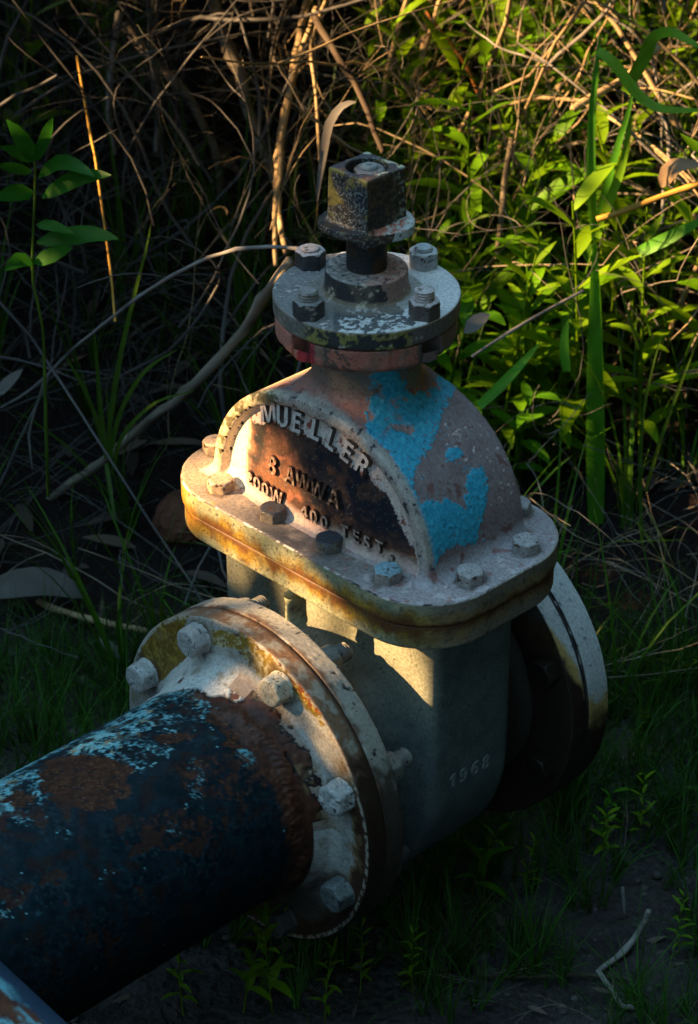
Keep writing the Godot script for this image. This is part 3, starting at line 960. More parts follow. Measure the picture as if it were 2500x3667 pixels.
func paint_plate(p: Vector3, nn: Vector3) -> Color:
	var mid := n_mid.get_noise_3dv(p)
	var big := n_big.get_noise_3dv(p)
	var fine := n_fine.get_noise_3dv(p)
	var r := Vector2(p.x, p.z).length()
	var side := p.x * right.x + p.z * right.z      # to the right as one faces the valve
	var near := -(p.x * beyond.x + p.z * beyond.z) # towards the front
	var c: Color
	if p.y > 463.5 and r < 86.5 and nn.y > 0.4 and p.y < 469.0:
		c = mixc(Color(0.20, 0.19, 0.185, 0), Color(0.125, 0.12, 0.12, 0), 0.5 + mid)
		# white sprayed over the right and far side, its edge flaking at the front
		var w := side + mid * 14.0 + fine * 7.0 - near * 0.45 + 4.0
		if w > 18.0:
			c = mixc(Color(0.55, 0.53, 0.53, 0.35), Color(0.48, 0.48, 0.49, 0.35), 0.5 + big)
		if near > 36.0 and side > -26.0 and side < 52.0 and mid * 0.9 + fine + (near - 62.0) * 0.012 > 0.12:
			c = Color(0.46, 0.46, 0.46, 0.4)
		elif near > 30.0 and side > -30.0 and w < 18.0:
			c = mixc(c, Color(0.045, 0.05, 0.055, 0), 0.7)
		if w < 18.0 and fine + mid * 0.5 > 0.48:
			c = Color(0.42, 0.37, 0.36, 0.2)
		if r < 52.0:
			c = mixc(c, Color(0.17, 0.145, 0.12, 0), 0.6)
	elif p.y > 465.0:
		# gland: grimy sides, pink and white worn top
		c = mixc(Color(0.035, 0.035, 0.038, 0), Color(0.09, 0.075, 0.06, 0), smoothstep(0.0, 0.4, mid))
		if nn.y > 0.6 and p.y > 485.0:
			c = mixc(Color(0.22, 0.20, 0.19, 0), Color(0.40, 0.20, 0.16, 0), smoothstep(-5.0, 14.0, side + mid * 14.0))
			if fine > 0.25:
				c = Color(0.40, 0.36, 0.35, 0)
			elif fine < -0.3:
				c = Color(0.05, 0.05, 0.06, 0)
		elif side > 18.0 + mid * 10.0:
			c = mixc(c, Color(0.28, 0.17, 0.15, 0), 0.85)
		if p.y < 473.0:
			c = mixc(c, Color(0.20, 0.16, 0.11, 0), 0.7)
		if fine + mid > 0.55:
			c = Color(0.34, 0.30, 0.22, 0.2)
	else:
		# the rim: lichen yellow and black at the front, grey to the sides
		c = mixc(Color(0.17, 0.17, 0.15, 0), Color(0.10, 0.10, 0.095, 0), 0.5 + mid)
		if side > 20.0:
			c = mixc(c, Color(0.11, 0.095, 0.10, 0), 0.8)
		if absf(side + 8.0) < 52.0:
			var l := mid + fine * 0.8
			c = mixc(c, mixc(Color(0.02, 0.025, 0.03, 0), Color(0.20, 0.19, 0.05, 0.3), smoothstep(-0.05, 0.15, l + (p.y - 458.0) * 0.02)), smoothstep(52.0, 42.0, absf(side + 8.0)) * 0.9)
		if fine > 0.5:
			c = Color(0.35, 0.33, 0.30, 0.1)
	c.a += fine * 0.12
	return c


func paint_black(p: Vector3, nn: Vector3) -> Color:
	var fine := n_fine.get_noise_3dv(p * 1.4)
	var c := Color(0.018, 0.02, 0.024, 0)
	c = mixc(c, Color(0.11, 0.11, 0.11, 0), smoothstep(0.35, 0.6, fine) * 0.8)
	c = mixc(c, Color(0.05, 0.03, 0.02, 0), smoothstep(0.0, 0.3, n_mid.get_noise_3dv(p)))
	c.a = fine * 0.15
	return c


func paint_operating(p: Vector3, nn: Vector3) -> Color:
	var mid := n_mid.get_noise_3dv(p)
	var fine := n_fine.get_noise_3dv(p * 1.2)
	var c := mixc(Color(0.022, 0.024, 0.028, 0), Color(0.055, 0.04, 0.03, 0), smoothstep(-0.2, 0.4, mid))
	var grit := n_grit.get_noise_3dv(p)
	if nn.z > 0.5:      # the left hand face: pale grit and olive lichen
		c = mixc(c, Color(0.20, 0.22, 0.21, 0.1), smoothstep(0.12, 0.35, grit + fine * 0.3) * 0.8)
		c = mixc(c, Color(0.15, 0.14, 0.035, 0.2), smoothstep(0.05, 0.3, mid + (p.y - 566.0) * 0.008 - p.x * 0.004) * 0.8)
	elif nn.x > 0.5:
		c = mixc(c, Color(0.12, 0.075, 0.045, 0), smoothstep(0.0, 0.3, fine + grit * 0.4) * 0.6)
		c = mixc(c, Color(0.20, 0.25, 0.23, 0.1), smoothstep(0.1, 0.35, fine + mid * 0.5) * smoothstep(-4.0, -20.0, p.z) * 0.8)
	elif nn.y > 0.5 and p.y > 570.0:
		c = mixc(Color(0.06, 0.052, 0.062, 0), Color(0.14, 0.07, 0.045, 0), smoothstep(0.0, 0.4, mid))
		if mid + fine * 0.4 - (p.z - 2.0) * 0.012 > 0.32:
			c = Color(0.36, 0.37, 0.28, 0.4)
	if p.y < 541.5:     # the round foot: white and pink on the right, black on the left
		var side := p.x * right.x + p.z * right.z
		if nn.y > 0.4:
			c = mixc(c, mixc(Color(0.36, 0.13, 0.09, 0.2), Color(0.42, 0.42, 0.41, 0.2), smoothstep(-0.15, 0.1, fine + (side - 26.0) * 0.02)), smoothstep(2.0, 8.0, side + fine * 8.0))
		elif side > 24.0 + fine * 4.0:
			c = mixc(Color(0.38, 0.43, 0.43, 0.2), Color(0.03, 0.03, 0.03, 0), smoothstep(0.25, 0.4, fine))
		elif fine > 0.3:
			c = Color(0.13, 0.14, 0.11, 0)
	c.a += fine * 0.3
	return c


func make_operating_nut(valve: Node3D) -> void:
	# a square block with a round well in its top, on a round foot
	var f := func(p: Vector3) -> float:
		var half := lerpf(25.8, 24.6, (p.y - 540.0) / 50.0)
		var dx := absf(p.x) - half
		var dz := absf(p.z) - half
		var box := -smin(-maxf(dx, dz), -(p.y - 589.0), 3.5)
		box = maxf(box, -smin(-dx, -dz, 3.0))
		var r := Vector2(p.x, p.z).length()
		box = -smin(-box, maxf(r - 19.0, 573.0 - p.y), 2.0)
		var side := p.x * right.x + p.z * right.z
		var near := p.x * beyond.x + p.z * beyond.z
		var e := Vector2(side / 43.5, near / 36.0).length()
		var foot := maxf((e - 1.0) * 38.0 + 0.7 * sin(atan2(p.z, p.x) * 5.0), absf(p.y - 531.0 - 4.0 * e * e * (1.0 if side < 0.0 else 0.5)) - (4.6 if side > 0.0 else lerpf(4.6, 3.0, -side / 43.0)))
		return smin(box, foot, 6.0) if p.y < 560.0 else box
	var s := nets(Vector3(-46, 524, -46), Vector3(46, 592, 46), 1.0, f)
	var nut := obj("operating_nut", s.paint(paint_operating), mats.stem, valve)
	var well := Shape.new().lathe(PackedVector2Array([Vector2(20, 572.8), Vector2(0.1, 573.2)]), 40)
	obj("well_floor", well.paint(paint_black), mats.stem, nut)
	var h := hexagon(13.2, 14.0, 0.55).moved(Transform3D(Basis(), Vector3(2, 573.5, -1)))
	obj("hex_nut", h.paint(speckled(Color(0.14, 0.11, 0.085), Color(0.05, 0.03, 0.02), 0.5, Color(0.20, 0.17, 0.165))), mats.bolt, nut)
	var e := stud(8.0, 12.0, 16.5).moved(Transform3D(Basis(), Vector3(2, 573.5, -1)))
	obj("stud", e.paint(speckled(Color(0.22, 0.25, 0.25), Color(0.08, 0.08, 0.08), 0.4)), mats.bolt, nut)


# ---------------------------------------------------------------- the pipes
const WHITE_REACH := [-180, 150, -8, 163, 18, 164, 26, 166, 34, 180, 46, 180, 52, 170, 58, 166, 74, 170, 80, 187, 87, 190, 92, 199, 104, 196, 118, 207, 140, 214, 180, 214]
var rust_left := PackedVector2Array()
var rust_right := PackedVector2Array()
var rust_orange := PackedVector2Array()
var rust_patches := []


func table(flat: Array, x: float) -> float:
	for k in range(2, flat.size(), 2):
		if x <= flat[k]:
			return lerpf(flat[k - 1], flat[k + 1], (x - flat[k - 2]) / (flat[k] - flat[k - 2]))
	return flat[flat.size() - 1]


func paint_companion(p: Vector3, nn: Vector3) -> Color:
	var mid := n_mid.get_noise_3dv(p)
	var big := n_big.get_noise_3dv(p)
	var fine := n_fine.get_noise_3dv(p)
	var r := Vector2(p.x, p.y).length()
	var a := rad_to_deg(atan2(p.y, p.x))
	var c := mixc(Color(0.33, 0.335, 0.31, 0), Color(0.24, 0.25, 0.24, 0), 0.5 + mid)
	var q := Vector2(p.x + mid * 6.0 + fine * 3.0, p.y + mid * 6.0 + fine * 3.0)
	if r > 169.6 and nn.z < 0.75:      # the rim
		c = mixc(Color(0.17, 0.10, 0.06, 0), Color(0.24, 0.22, 0.18, 0), smoothstep(-0.1, 0.3, mid + fine * 0.4))
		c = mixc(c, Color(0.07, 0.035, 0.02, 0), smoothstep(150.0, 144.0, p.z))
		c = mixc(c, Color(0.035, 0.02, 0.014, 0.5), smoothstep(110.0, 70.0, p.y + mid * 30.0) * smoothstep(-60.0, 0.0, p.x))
	elif r > 116.0:
		c = mixc(c, Color(0.40, 0.40, 0.38, 0), smoothstep(140.0, 128.0, r))
		if inside(rust_left, q):
			c = mixc(Color(0.13, 0.075, 0.012, 0.15), Color(0.22, 0.16, 0.03, 0.1), smoothstep(-0.25, 0.5, fine + mid))
		elif inside(rust_right, q):
			c = mixc(Color(0.20, 0.13, 0.02, 0), Color(0.36, 0.33, 0.20, 0), smoothstep(-0.1, 0.2, fine + mid * 0.7))
			if mid > 0.25:
				c = Color(0.10, 0.05, 0.03, -0.3)
		if inside(rust_orange, Vector2(p.x + fine * 2.0, p.y + mid * 4.0)):
			c = mixc(Color(0.30, 0.085, 0.02, -0.4), Color(0.55, 0.38, 0.06, 0.2), smoothstep(0.0, 0.2, fine))
		var torn := 121.0 + mid * 8.0 + fine * 2.5
		if a > 10.0 and a < 79.0 and r < torn + 2.5:
			c = Color(0.012, 0.01, 0.01, -0.6) if r > torn else pipe_colour(p, a)
		elif a > 5.0 and a < 90.0:
			c = mixc(c, Color(0.16, 0.085, 0.04, 0), smoothstep(13.0, 2.0, r - torn + fine * 5.0 + mid * 6.0) * 0.65)
		c = mixc(c, Color(0.17, 0.12, 0.055, 0), smoothstep(0.12, 0.42, n_mid.get_noise_3dv(p * 0.8 + Vector3(0, 0, 410)) + fine * 0.3) * 0.55)
		c = mixc(c, Color(0.16, 0.10, 0.035, 0), smoothstep(46.0, 26.0, a + mid * 14.0) * smoothstep(146.0, 156.0, r + mid * 14.0) * smoothstep(-120, -90, a) * 0.9)
		c = mixc(c, Color(0.045, 0.022, 0.013, 0.3), smoothstep(36.0, 14.0, a + mid * 16.0) * smoothstep(152.0, 162.0, r + mid * 14.0 + fine * 4.0) * smoothstep(-120, -90, a))
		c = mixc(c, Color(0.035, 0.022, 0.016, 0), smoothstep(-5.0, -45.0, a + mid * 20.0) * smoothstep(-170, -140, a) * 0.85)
		for k in 8:
			var b := deg_to_rad(22.5 + 45.0 * k)
			var d := Vector2(p.x - 149.2 * cos(b), p.y - 149.2 * sin(b)).length()
			if d < 24.0:
				c = mixc(c, Color(0.06, 0.035, 0.018, 0), smoothstep(23.0, 15.0, d + mid * 8.0) * 0.75)
		if r > 167.0 and fine > -0.1:
			c = mixc(c, Color(0.36, 0.33, 0.28, 0), 0.7)
	else:
		var edge := table(WHITE_REACH, a) + fine * 2.5 + mid * 3.5 + n_grit.get_noise_3dv(p) * 1.2
		c = mixc(Color(0.46, 0.46, 0.44, 1.1), Color(0.40, 0.41, 0.40, 1.1), 0.5 + mid)
		if p.z > edge:
			c = pipe_colour(p, a)
			if p.z < edge + 3.5 and a > 12.0:
				c = Color(0.012, 0.01, 0.01, -0.8)
		else:      # cracks and holes in the thick white paint
			var crack := absf(n_mid.get_noise_3dv(p * 1.4 + Vector3(0, 0, 300)))
			if crack < 0.022 and big > -0.15:
				c = Color(0.10, 0.09, 0.08, 0.2)
			if n_mid.get_noise_3dv(p * 0.8 + Vector3(60, 0, 0)) > 0.42:
				c = Color(0.10, 0.04, 0.025, -0.3)
			if edge - p.z < 10.0:
				c.a += (10.0 - (edge - p.z)) * 0.09
	c.a += fine * 0.15
	return chips(p, c)


func pipe_colour(p: Vector3, a: float) -> Color:
	var mid := n_mid.get_noise_3dv(p)
	var big := n_big.get_noise_3dv(p)
	var fine := n_fine.get_noise_3dv(p)
	var grit := n_grit.get_noise_3dv(p)
	var c := mixc(Color(0.003, 0.009, 0.014, 0.5), Color(0.005, 0.018, 0.026, 0.5), 0.5 + mid * 1.2)
	# teal flakes left of an older coat, as thin webs, most of them along the top
	var web := n_web.get_noise_3dv(Vector3(p.x, p.y, p.z * 0.8) * 1.25)
	var dense := smoothstep(62.0, 102.0, a + mid * 14.0) * smoothstep(0.5, -0.2, big) + 0.75 * smoothstep(0.12, 0.4, n_big.get_noise_3dv(p * 1.1 + Vector3(0, 140, 0))) * smoothstep(20.0, 60.0, a)
	if web + fine * 0.35 + grit * 0.25 > 1.08 - dense * 0.74:
		c = mixc(Color(0.07, 0.27, 0.33, 0.75), Color(0.20, 0.42, 0.46, 0.75), 0.5 + fine)
		if n_mid.get_noise_3dv(p * 1.2 + Vector3(0, 0, 90)) > 0.28:
			c = Color(0.20, 0.18, 0.11, 0.6)
	var vein := absf(n_mid.get_noise_3dv(p * 1.5 + Vector3(0, 210, 0)) + fine * 0.25)
	if a > 18.0:
		c = mixc(c, mixc(Color(0.04, 0.16, 0.21, 0.6), Color(0.11, 0.27, 0.31, 0.7), 0.5 + grit), smoothstep(0.16, 0.03, vein) * smoothstep(0.18, 0.5, dense) * smoothstep(-0.35, 0.1, grit + fine) * 0.85)
	# dull chalky bloom and scorched spots on what is left of the dark coat
	c = mixc(c, Color(0.022, 0.045, 0.055, 0.5), smoothstep(0.0, 0.5, fine + grit * 0.4) * smoothstep(-0.2, 0.3, big) * 0.6)
	c = mixc(c, Color(0.020, 0.011, 0.009, 0.3), smoothstep(0.1, 0.4, n_mid.get_noise_3dv(p * 0.9 + Vector3(300, 0, 0))) * 0.7)
	# bare rust where the coats have come away
	var q := Vector2(a + mid * 4.0 + fine * 3.0, p.z + mid * 7.0 + fine * 5.0)
	for k in rust_patches.size():
		if inside(rust_patches[k], q):
			var r := mixc(Color(0.030, 0.0125, 0.008, -0.3), Color(0.066, 0.028, 0.017, -0.3), 0.5 + fine + mid * 0.6)
			r = mixc(r, Color(0.012, 0.012, 0.016, -0.1), smoothstep(0.1, 0.4, n_fine.get_noise_3dv(p * 0.9 + Vector3(0, 33, 0)) + grit * 0.3) * 0.8)
			c = r if k != 2 and k != 3 else mixc(c, r, 0.35 + fine * 1.5 + mid)
			if k != 2 and k != 3 and grit > 0.45:
				c = mixc(c, Color(0.17, 0.07, 0.03, 0), 0.6)
			break
	if big + mid * 0.5 > 0.36 and a < 112.0:
		c = mixc(c, Color(0.036, 0.016, 0.011, -0.2), 0.8)
	# the weld and the scorched rust beside it
	if p.z < 226.0:
		var rust := smoothstep(214.0 + 8.0 * mid, 206.0 + 8.0 * mid, p.z + fine * 4.0)
		c = mixc(c, mixc(Color(0.035, 0.013, 0.009, 0), Color(0.075, 0.028, 0.016, 0), 0.5 + fine + mid * 0.7), rust * smoothstep(112.0, 94.0, a))
		var bead := exp(-pow((p.z - 196.0 - 5.0 * sin(a * 0.09)) / 9.0, 2.0))
		c.a += bead * (2.4 + mid * 2.4 + 0.3 * sin(a * 2.1 + 5.0 * mid + 6.0 * sin(p.z * 0.12)))
	c.a += mid * 0.5 + fine * 0.25
	return c


func paint_pipe(p: Vector3, nn: Vector3) -> Color:
	return pipe_colour(p, rad_to_deg(atan2(p.y, p.x)))


func paint_header(p: Vector3, nn: Vector3) -> Color:
	var mid := n_mid.get_noise_3dv(p * 0.8)
	var c := mixc(Color(0.11, 0.05, 0.028, 0), Color(0.065, 0.028, 0.02, 0), 0.5 + mid)
	var a := rad_to_deg(atan2(p.y, p.z - 618.0))
	var band := n_mid.get_noise_3dv(Vector3(p.x * 0.35, p.y, p.z) * 1.0 + Vector3(0, 60, 0))
	c = mixc(c, Color(0.11, 0.30, 0.36, 0.4), smoothstep(0.12, 0.3, band + 0.25 * smoothstep(70.0, 110.0, a)))
	c = mixc(c, Color(0.02, 0.05, 0.09, 0.3), smoothstep(112.0, 122.0, a + mid * 10.0))
	return c


func make_pipes() -> void:
	rust_left = poly([-168, 20, -150, 78, -112, 132, -70, 158, -84, 130, -76, 106, -98, 80, -112, 62, -126, 50, -148, 46])
	rust_right = poly([-42, 153, 0, 170, 25, 168, 56, 163, 104, 140, 113, 117, 89, 125, 55, 144, 27, 133, 0, 150, -39, 137])
	rust_orange = poly([63, 157, 83, 156, 104, 144, 112, 130, 94, 130, 74, 143])
	rust_patches = [poly([117, 363, 105, 342, 90, 326, 79, 321, 69, 341, 64, 363, 67, 382, 77, 397, 94, 400]), poly([87, 275, 84, 257, 79, 251, 76, 259, 79, 277]), poly([69, 282, 64, 251, 56, 213, 42, 203, 33, 207, 40, 256, 50, 285, 59, 298]), poly([54, 351, 51, 312, 38, 286, 29, 279, 29, 307, 35, 344, 47, 359]), poly([102, 429, 102, 412, 92, 411, 86, 424, 94, 438]), poly([88, 216, 77, 200, 71, 203, 73, 219, 81, 226]), poly([73, 221, 68, 196, 54, 181, 42, 183, 42, 198, 57, 213, 64, 233]), poly([130, 470, 112, 440, 96, 452, 88, 500, 100, 540, 130, 540])]
	var pipe := thing("water_pipe", "rusty pipe with peeling navy and teal paint running to the lower left corner", "pipe")
	var flange := Shape.new().lathe(prof([100, 142.2, 171, 142.2, 171.6, 165, 133, 165.4, 124, 169, 114, 186, 110.2, 200, 109.6, 214], 2.2, 1.45), 600)
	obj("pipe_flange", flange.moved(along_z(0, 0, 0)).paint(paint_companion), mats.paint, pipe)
	var near := Shape.new().lathe(prof([109.6, 213.5, 109.6, 520], 1.0, 1.6), 470)
	var wall := obj("pipe_wall", near.moved(along_z(0, 0, 0)).paint(paint_pipe), mats.pipe, pipe)
	var rest := Shape.new().lathe(prof([109.4, 519, 109.4, 640], 1.0, 5.0), 120)
	obj("far_pipe_wall", rest.moved(along_z(0, 0, 0)).paint(paint_pipe), mats.pipe, wall)
	var bend := 0.08
	var cross := Shape.new().lathe(prof([0.1, -1500, 109, -1500, 109, 1500, 0.1, 1500], 2.0, 6.0), 170)
	obj("header_pipe", cross.moved(Transform3D(Basis(Vector3.UP, -bend) * Basis(Vector3.BACK, -PI / 2), Vector3(0, 0, 618))).paint(paint_header), mats.pipe, pipe)
	for s in [-1.0, 1.0]:
		var leg := Shape.new().lathe(prof([95, -420, 95, -40], 2.0, 20.0), 60)
		obj("pipe_leg", leg.moved(Transform3D(Basis(), Vector3(s * 1100.0 * cos(bend), 0, 618.0 + s * 1100.0 * sin(bend)))).paint(paint_header), mats.pipe, pipe)
	for k in 8:
		var deg := 22.5 + 45.0 * k
		var at := Vector3(cos(deg_to_rad(deg)), sin(deg_to_rad(deg)), 0) * 149.2
		var base := Color(0.38, 0.39, 0.38)
		var under := Color(0.02, 0.022, 0.03)
		var where := 0.42
		if k == 1:
			base = Color(0.47, 0.43, 0.33)
		elif k == 2:
			base = Color(0.33, 0.33, 0.32)
			where = 0.6
		elif k == 7:
			base = Color(0.13, 0.15, 0.15)
		elif k > 3:
			base = Color(0.08, 0.08, 0.08)
		var s := hexagon(13.4, 18.0, [0.4, 0.15, 0.95, 0.5, 0.0, 0.0, 0.0, 0.7][k], 15.5)
		obj("flange_bolt", s.moved(along_z(165.2, at.x, at.y)).paint(lumpy(base, under, where, 1.6 if k == 0 else 0.7)), mats.bolt, pipe)


func lumpy(base: Color, under: Color, at: float, swell: float) -> Callable:   # thick paint over a bolt head
	return func(p: Vector3, nn: Vector3) -> Color:
		var mid := n_mid.get_noise_3dv(p * 1.6)
		var c := mixc(base, base * Color(0.75, 0.75, 0.75), 0.5 + mid)
		c.a = swell * (0.6 + mid + n_fine.get_noise_3dv(p * 1.1))
		if n_fine.get_noise_3dv(p * 0.6 + Vector3(3, 0, 0)) + mid * 0.5 > at + 0.15 or absf(n_mid.get_noise_3dv(p * 1.3 + Vector3(0, 77, 0))) < 0.012:
			c = Color(under.r, under.g, under.b, c.a - 0.5)
		return c


# ---------------------------------------------------------------- ground, plants and litter
func ground_height(x: float, z: float) -> float:
	var q := x * beyond.x + z * beyond.z
	return -260.0 + maxf(0.0, q - 450.0) * 0.24 * (1.0 if q < 4000.0 else 1.0) - maxf(0.0, q - 5000.0) * 0.24


func at_ground(side: float, away: float, up := 0.0) -> Vector3:   # millimetres to the right of and beyond the valve
	var p := right * side + beyond * away
	return Vector3(p.x, ground_height(p.x, p.z) + up, p.z)


func make_ground() -> void:
	var s := Shape.new().grid(220, 220, func(u: float, w: float) -> Vector3:
		var a := u * 2.0 - 1.0
		var b := 1.0 - w * 2.0
		var x := 2600.0 * a + 47000.0 * pow(a, 7.0)
		var z := 2600.0 * b + 47000.0 * pow(b, 7.0)
		var y := ground_height(x, z)
		return Vector3(x, y + n_big.get_noise_2d(x * 0.4, z * 0.4) * 14.0 + n_mid.get_noise_2d(x * 0.4, z * 0.4) * 5.0, z))
	s.paint(func(p: Vector3, nn: Vector3) -> Color:
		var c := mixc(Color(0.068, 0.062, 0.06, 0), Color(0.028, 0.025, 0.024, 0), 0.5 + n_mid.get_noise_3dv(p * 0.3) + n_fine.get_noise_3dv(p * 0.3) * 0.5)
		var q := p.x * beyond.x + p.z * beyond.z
		return mixc(c, Color(0.018, 0.015, 0.012, 0), smoothstep(250.0, 650.0, q + n_big.get_noise_3dv(p * 0.3) * 250.0)))  # soil colour darkened under the brush to deepen its shade
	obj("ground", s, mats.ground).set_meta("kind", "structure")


const TONES := {"branch": Color(0.18, 0.155, 0.125), "grey": Color(0.15, 0.145, 0.145), "straw": Color(0.27, 0.20, 0.115), "gold": Color(0.36, 0.20, 0.04), "orange": Color(0.34, 0.13, 0.03), "moss": Color(0.10, 0.085, 0.06), "dim": Color(0.075, 0.074, 0.078), "dark": Color(0.055, 0.042, 0.032), "drift": Color(0.20, 0.19, 0.175),  # dim: twig colour with the shade of the left brush mixed in
	"reed": Color(0.075, 0.26, 0.018), "reedlight": Color(0.14, 0.30, 0.015), "grass": Color(0.055, 0.115, 0.015), "leafdark": Color(0.022, 0.105, 0.009), "dryleaf": Color(0.12, 0.115, 0.11), "tan": Color(0.24, 0.17, 0.11)}  # reedlight: reed colour brightened for leaves that should look sunlit


func points(flat: Array) -> PackedVector3Array:
	var p := PackedVector3Array()
	for k in range(0, flat.size(), 3):
		p.append(Vector3(flat[k], flat[k + 1], flat[k + 2]))
	return p


func smooth_path(p: PackedVector3Array, step: float, wobble := 0.0) -> PackedVector3Array:
	var out := PackedVector3Array()
	for k in p.size() - 1:
		var m := maxi(2, int(p[k].distance_to(p[k + 1]) / step))
		for i in m:
			out.append(p[k].cubic_interpolate(p[k + 1], p[maxi(0, k - 1)], p[mini(p.size() - 1, k + 2)], float(i) / m))
	out.append(p[p.size() - 1])
	if wobble > 0.0:
		for i in out.size():
			out[i] += Vector3(n_mid.get_noise_3dv(out[i] * 0.5), n_mid.get_noise_3dv(out[i] * 0.5 + Vector3(0, 500, 0)), n_mid.get_noise_3dv(out[i] * 0.5 + Vector3(500, 0, 0))) * wobble
	return out


func mottled(base: Color, freq: float, amount: float) -> Callable:
	return func(p: Vector3, nn: Vector3) -> Color:
		var k := n_fine.get_noise_3dv(p * freq) + n_mid.get_noise_3dv(p * freq)
		var c := base * (1.0 + k * amount)
		c.a = 0.0
		return c


func stick(p: PackedVector3Array, r0: float, r1: float, tone: Color, step := 22.0, sides := 7) -> Shape:
	var path := smooth_path(p, step, r0 * 0.6)
	var radii := PackedFloat32Array()
	for k in path.size():
		var knot := 1.0 + 0.14 * n_mid.get_noise_3dv(path[k]) + (0.22 if k % 9 == 4 else 0.0)
		radii.append(lerpf(r0, r1, float(k) / path.size()) * knot)
	return Shape.new().tube(path, radii, sides).paint(mottled(tone, 0.6, 0.75))


func leaf_shape(p: PackedVector3Array, half: float, tone: Color, grassy: bool) -> Shape:
	var path := smooth_path(p, 14.0)
	var widths := PackedFloat32Array()
	for k in path.size():
		var f := float(k) / (path.size() - 1)
		widths.append(half * (minf(1.0, 0.75 + f) * pow(1.0 - pow(f, 3.0), 0.8) + 0.02 if grassy else 1.18 * pow(sin(PI * pow(f * 0.98 + 0.01, 0.8)), 0.85) + 0.03))
	var eye := Vector3(0.6, 0.75, 0.55)
	var s := Shape.new().blade(path, widths, eye.normalized(), 0.22)
	return s.paint(mottled(tone, 0.7, 0.3))


func leaf_fan(st: Shape, at: Vector3, out: Vector3, length: float, half: float, droop: float, tone: Color) -> void:
	var path := PackedVector3Array()
	var widths := PackedFloat32Array()
	for k in 6:
		var f := k / 5.0
		path.append(at + out * length * f + Vector3(0, -droop * f * f * length, 0))
		widths.append(half * (1.15 * pow(sin(PI * pow(f * 0.97 + 0.015, 0.8)), 0.9) + 0.03))
	st.blade(path, widths, (Vector3.UP + out * 0.2).normalized(), 0.28, tone)


func make_sprout(tall: float, leaves: int, length: float, half: float, tone: Color) -> Node3D:   # a weed: stem and leaves
	var o := Node3D.new()
	o.name = "leafy_weed"
	var path := PackedVector3Array()
	var radii := PackedFloat32Array()
	var lean := Vector3(rng.randf_range(-0.16, 0.16), 0, rng.randf_range(-0.16, 0.16))
	for k in 7:
		var f := k / 6.0
		path.append((Vector3(0, tall * f, 0) + lean * tall * f * f))
		radii.append(lerpf(2.2, 1.0, f))
	obj("stem", Shape.new().tube(path, radii, 5, tone * 0.8), mats.leaf, o)
	for k in leaves:
		var f := 0.22 + 0.8 * float(k) / leaves
		var at := Vector3(0, tall * f, 0) + lean * tall * f * f
		var az := k * 2.4 + rng.randf_range(-0.4, 0.4)
		var rise := rng.randf_range(0.25, 0.75) + f * 0.5
		var out := Vector3(cos(az), rise, sin(az)).normalized()
		var st := Shape.new()
		var l := length * rng.randf_range(0.7, 1.15) * (1.15 - 0.45 * f)
		leaf_fan(st, at, out, l, half * l / length, rng.randf_range(0.1, 0.5), tone * rng.randf_range(0.8, 1.25))
		obj("leaf", st, mats.leaf, o)
	return o


func make_twig(length: float, r: float, tone: Color, branches: int) -> ArrayMesh:
	var s := Shape.new()
	var todo := [[Vector3.ZERO, Vector3(rng.randf_range(-0.3, 0.3), 1, rng.randf_range(-0.3, 0.3)).normalized(), length, r, branches]]
	while todo:
		var b: Array = todo.pop_back()
		var p: Vector3 = b[0]
		var d: Vector3 = b[1]
		var turn := Vector3(rng.randfn(), rng.randfn() * 0.4, rng.randfn()) * 0.16
		var path := PackedVector3Array()
		var radii := PackedFloat32Array()
		var m := 11
		for k in m + 1:
			path.append(p)
			radii.append(b[3] * lerpf(1.0, 0.45, float(k) / m))
			if b[4] > 0 and k > 1 and rng.randf() < 0.22:
				todo.append([p, (d + Vector3(rng.randfn(), rng.randfn() * 0.5, rng.randfn()) * 0.6).normalized(), b[2] * rng.randf_range(0.25, 0.5), b[3] * 0.6, 0])
			p += d * b[2] / m
			d = (d + turn + Vector3(rng.randfn(), rng.randfn(), rng.randfn()) * 0.1).normalized()
		s.tube(path, radii, 5)
	s.paint(mottled(tone, 0.5, 0.8))
	return s.mesh(mats.twig)


func scatter(called: String, label: String, category: String, m: Mesh, places: Array, tints: Array) -> void:
	var mm := MultiMesh.new()
	mm.transform_format = MultiMesh.TRANSFORM_3D
	mm.use_colors = true
	mm.mesh = m
	mm.instance_count = places.size()
	for k in places.size():
		mm.set_instance_transform(k, places[k])
		mm.set_instance_color(k, tints[k])
	var o := MultiMeshInstance3D.new()
	o.name = called
	o.multimesh = mm
	add_child(o, true)
	tag(o, label, category).set_meta("kind", "stuff")


func placed(p: Vector3, lean: float, size: float, yaw := -1.0) -> Transform3D:   # millimetres to a place in metres
	var b := Basis(Vector3.UP, yaw if yaw >= 0.0 else rng.randf() * TAU)
	b = Basis(Vector3(cos(rng.randf() * TAU), 0, sin(rng.randf() * TAU)).normalized(), lean) * b
	return Transform3D(b.scaled(Vector3.ONE * size), p * 0.001)


# Where the low sun comes through the trees on the left: a point that it reaches and the width of the gap, in millimetres
const SUN_GAPS := [[-122, 300, 60, 52], [-155, 242, 100, 50], [-75, 230, 112, 26], [112, 132, 57, 32], [62, 138, 175, 24], [90, 140, 165, 16]]


func in_sun_gap(p: Vector3, more: float) -> bool:   # p in millimetres
	for g in SUN_GAPS:
		var d := p - Vector3(g[0], g[1], g[2])
		if d.cross(sun_way).length() < g[3] + more:
			return true
	return false


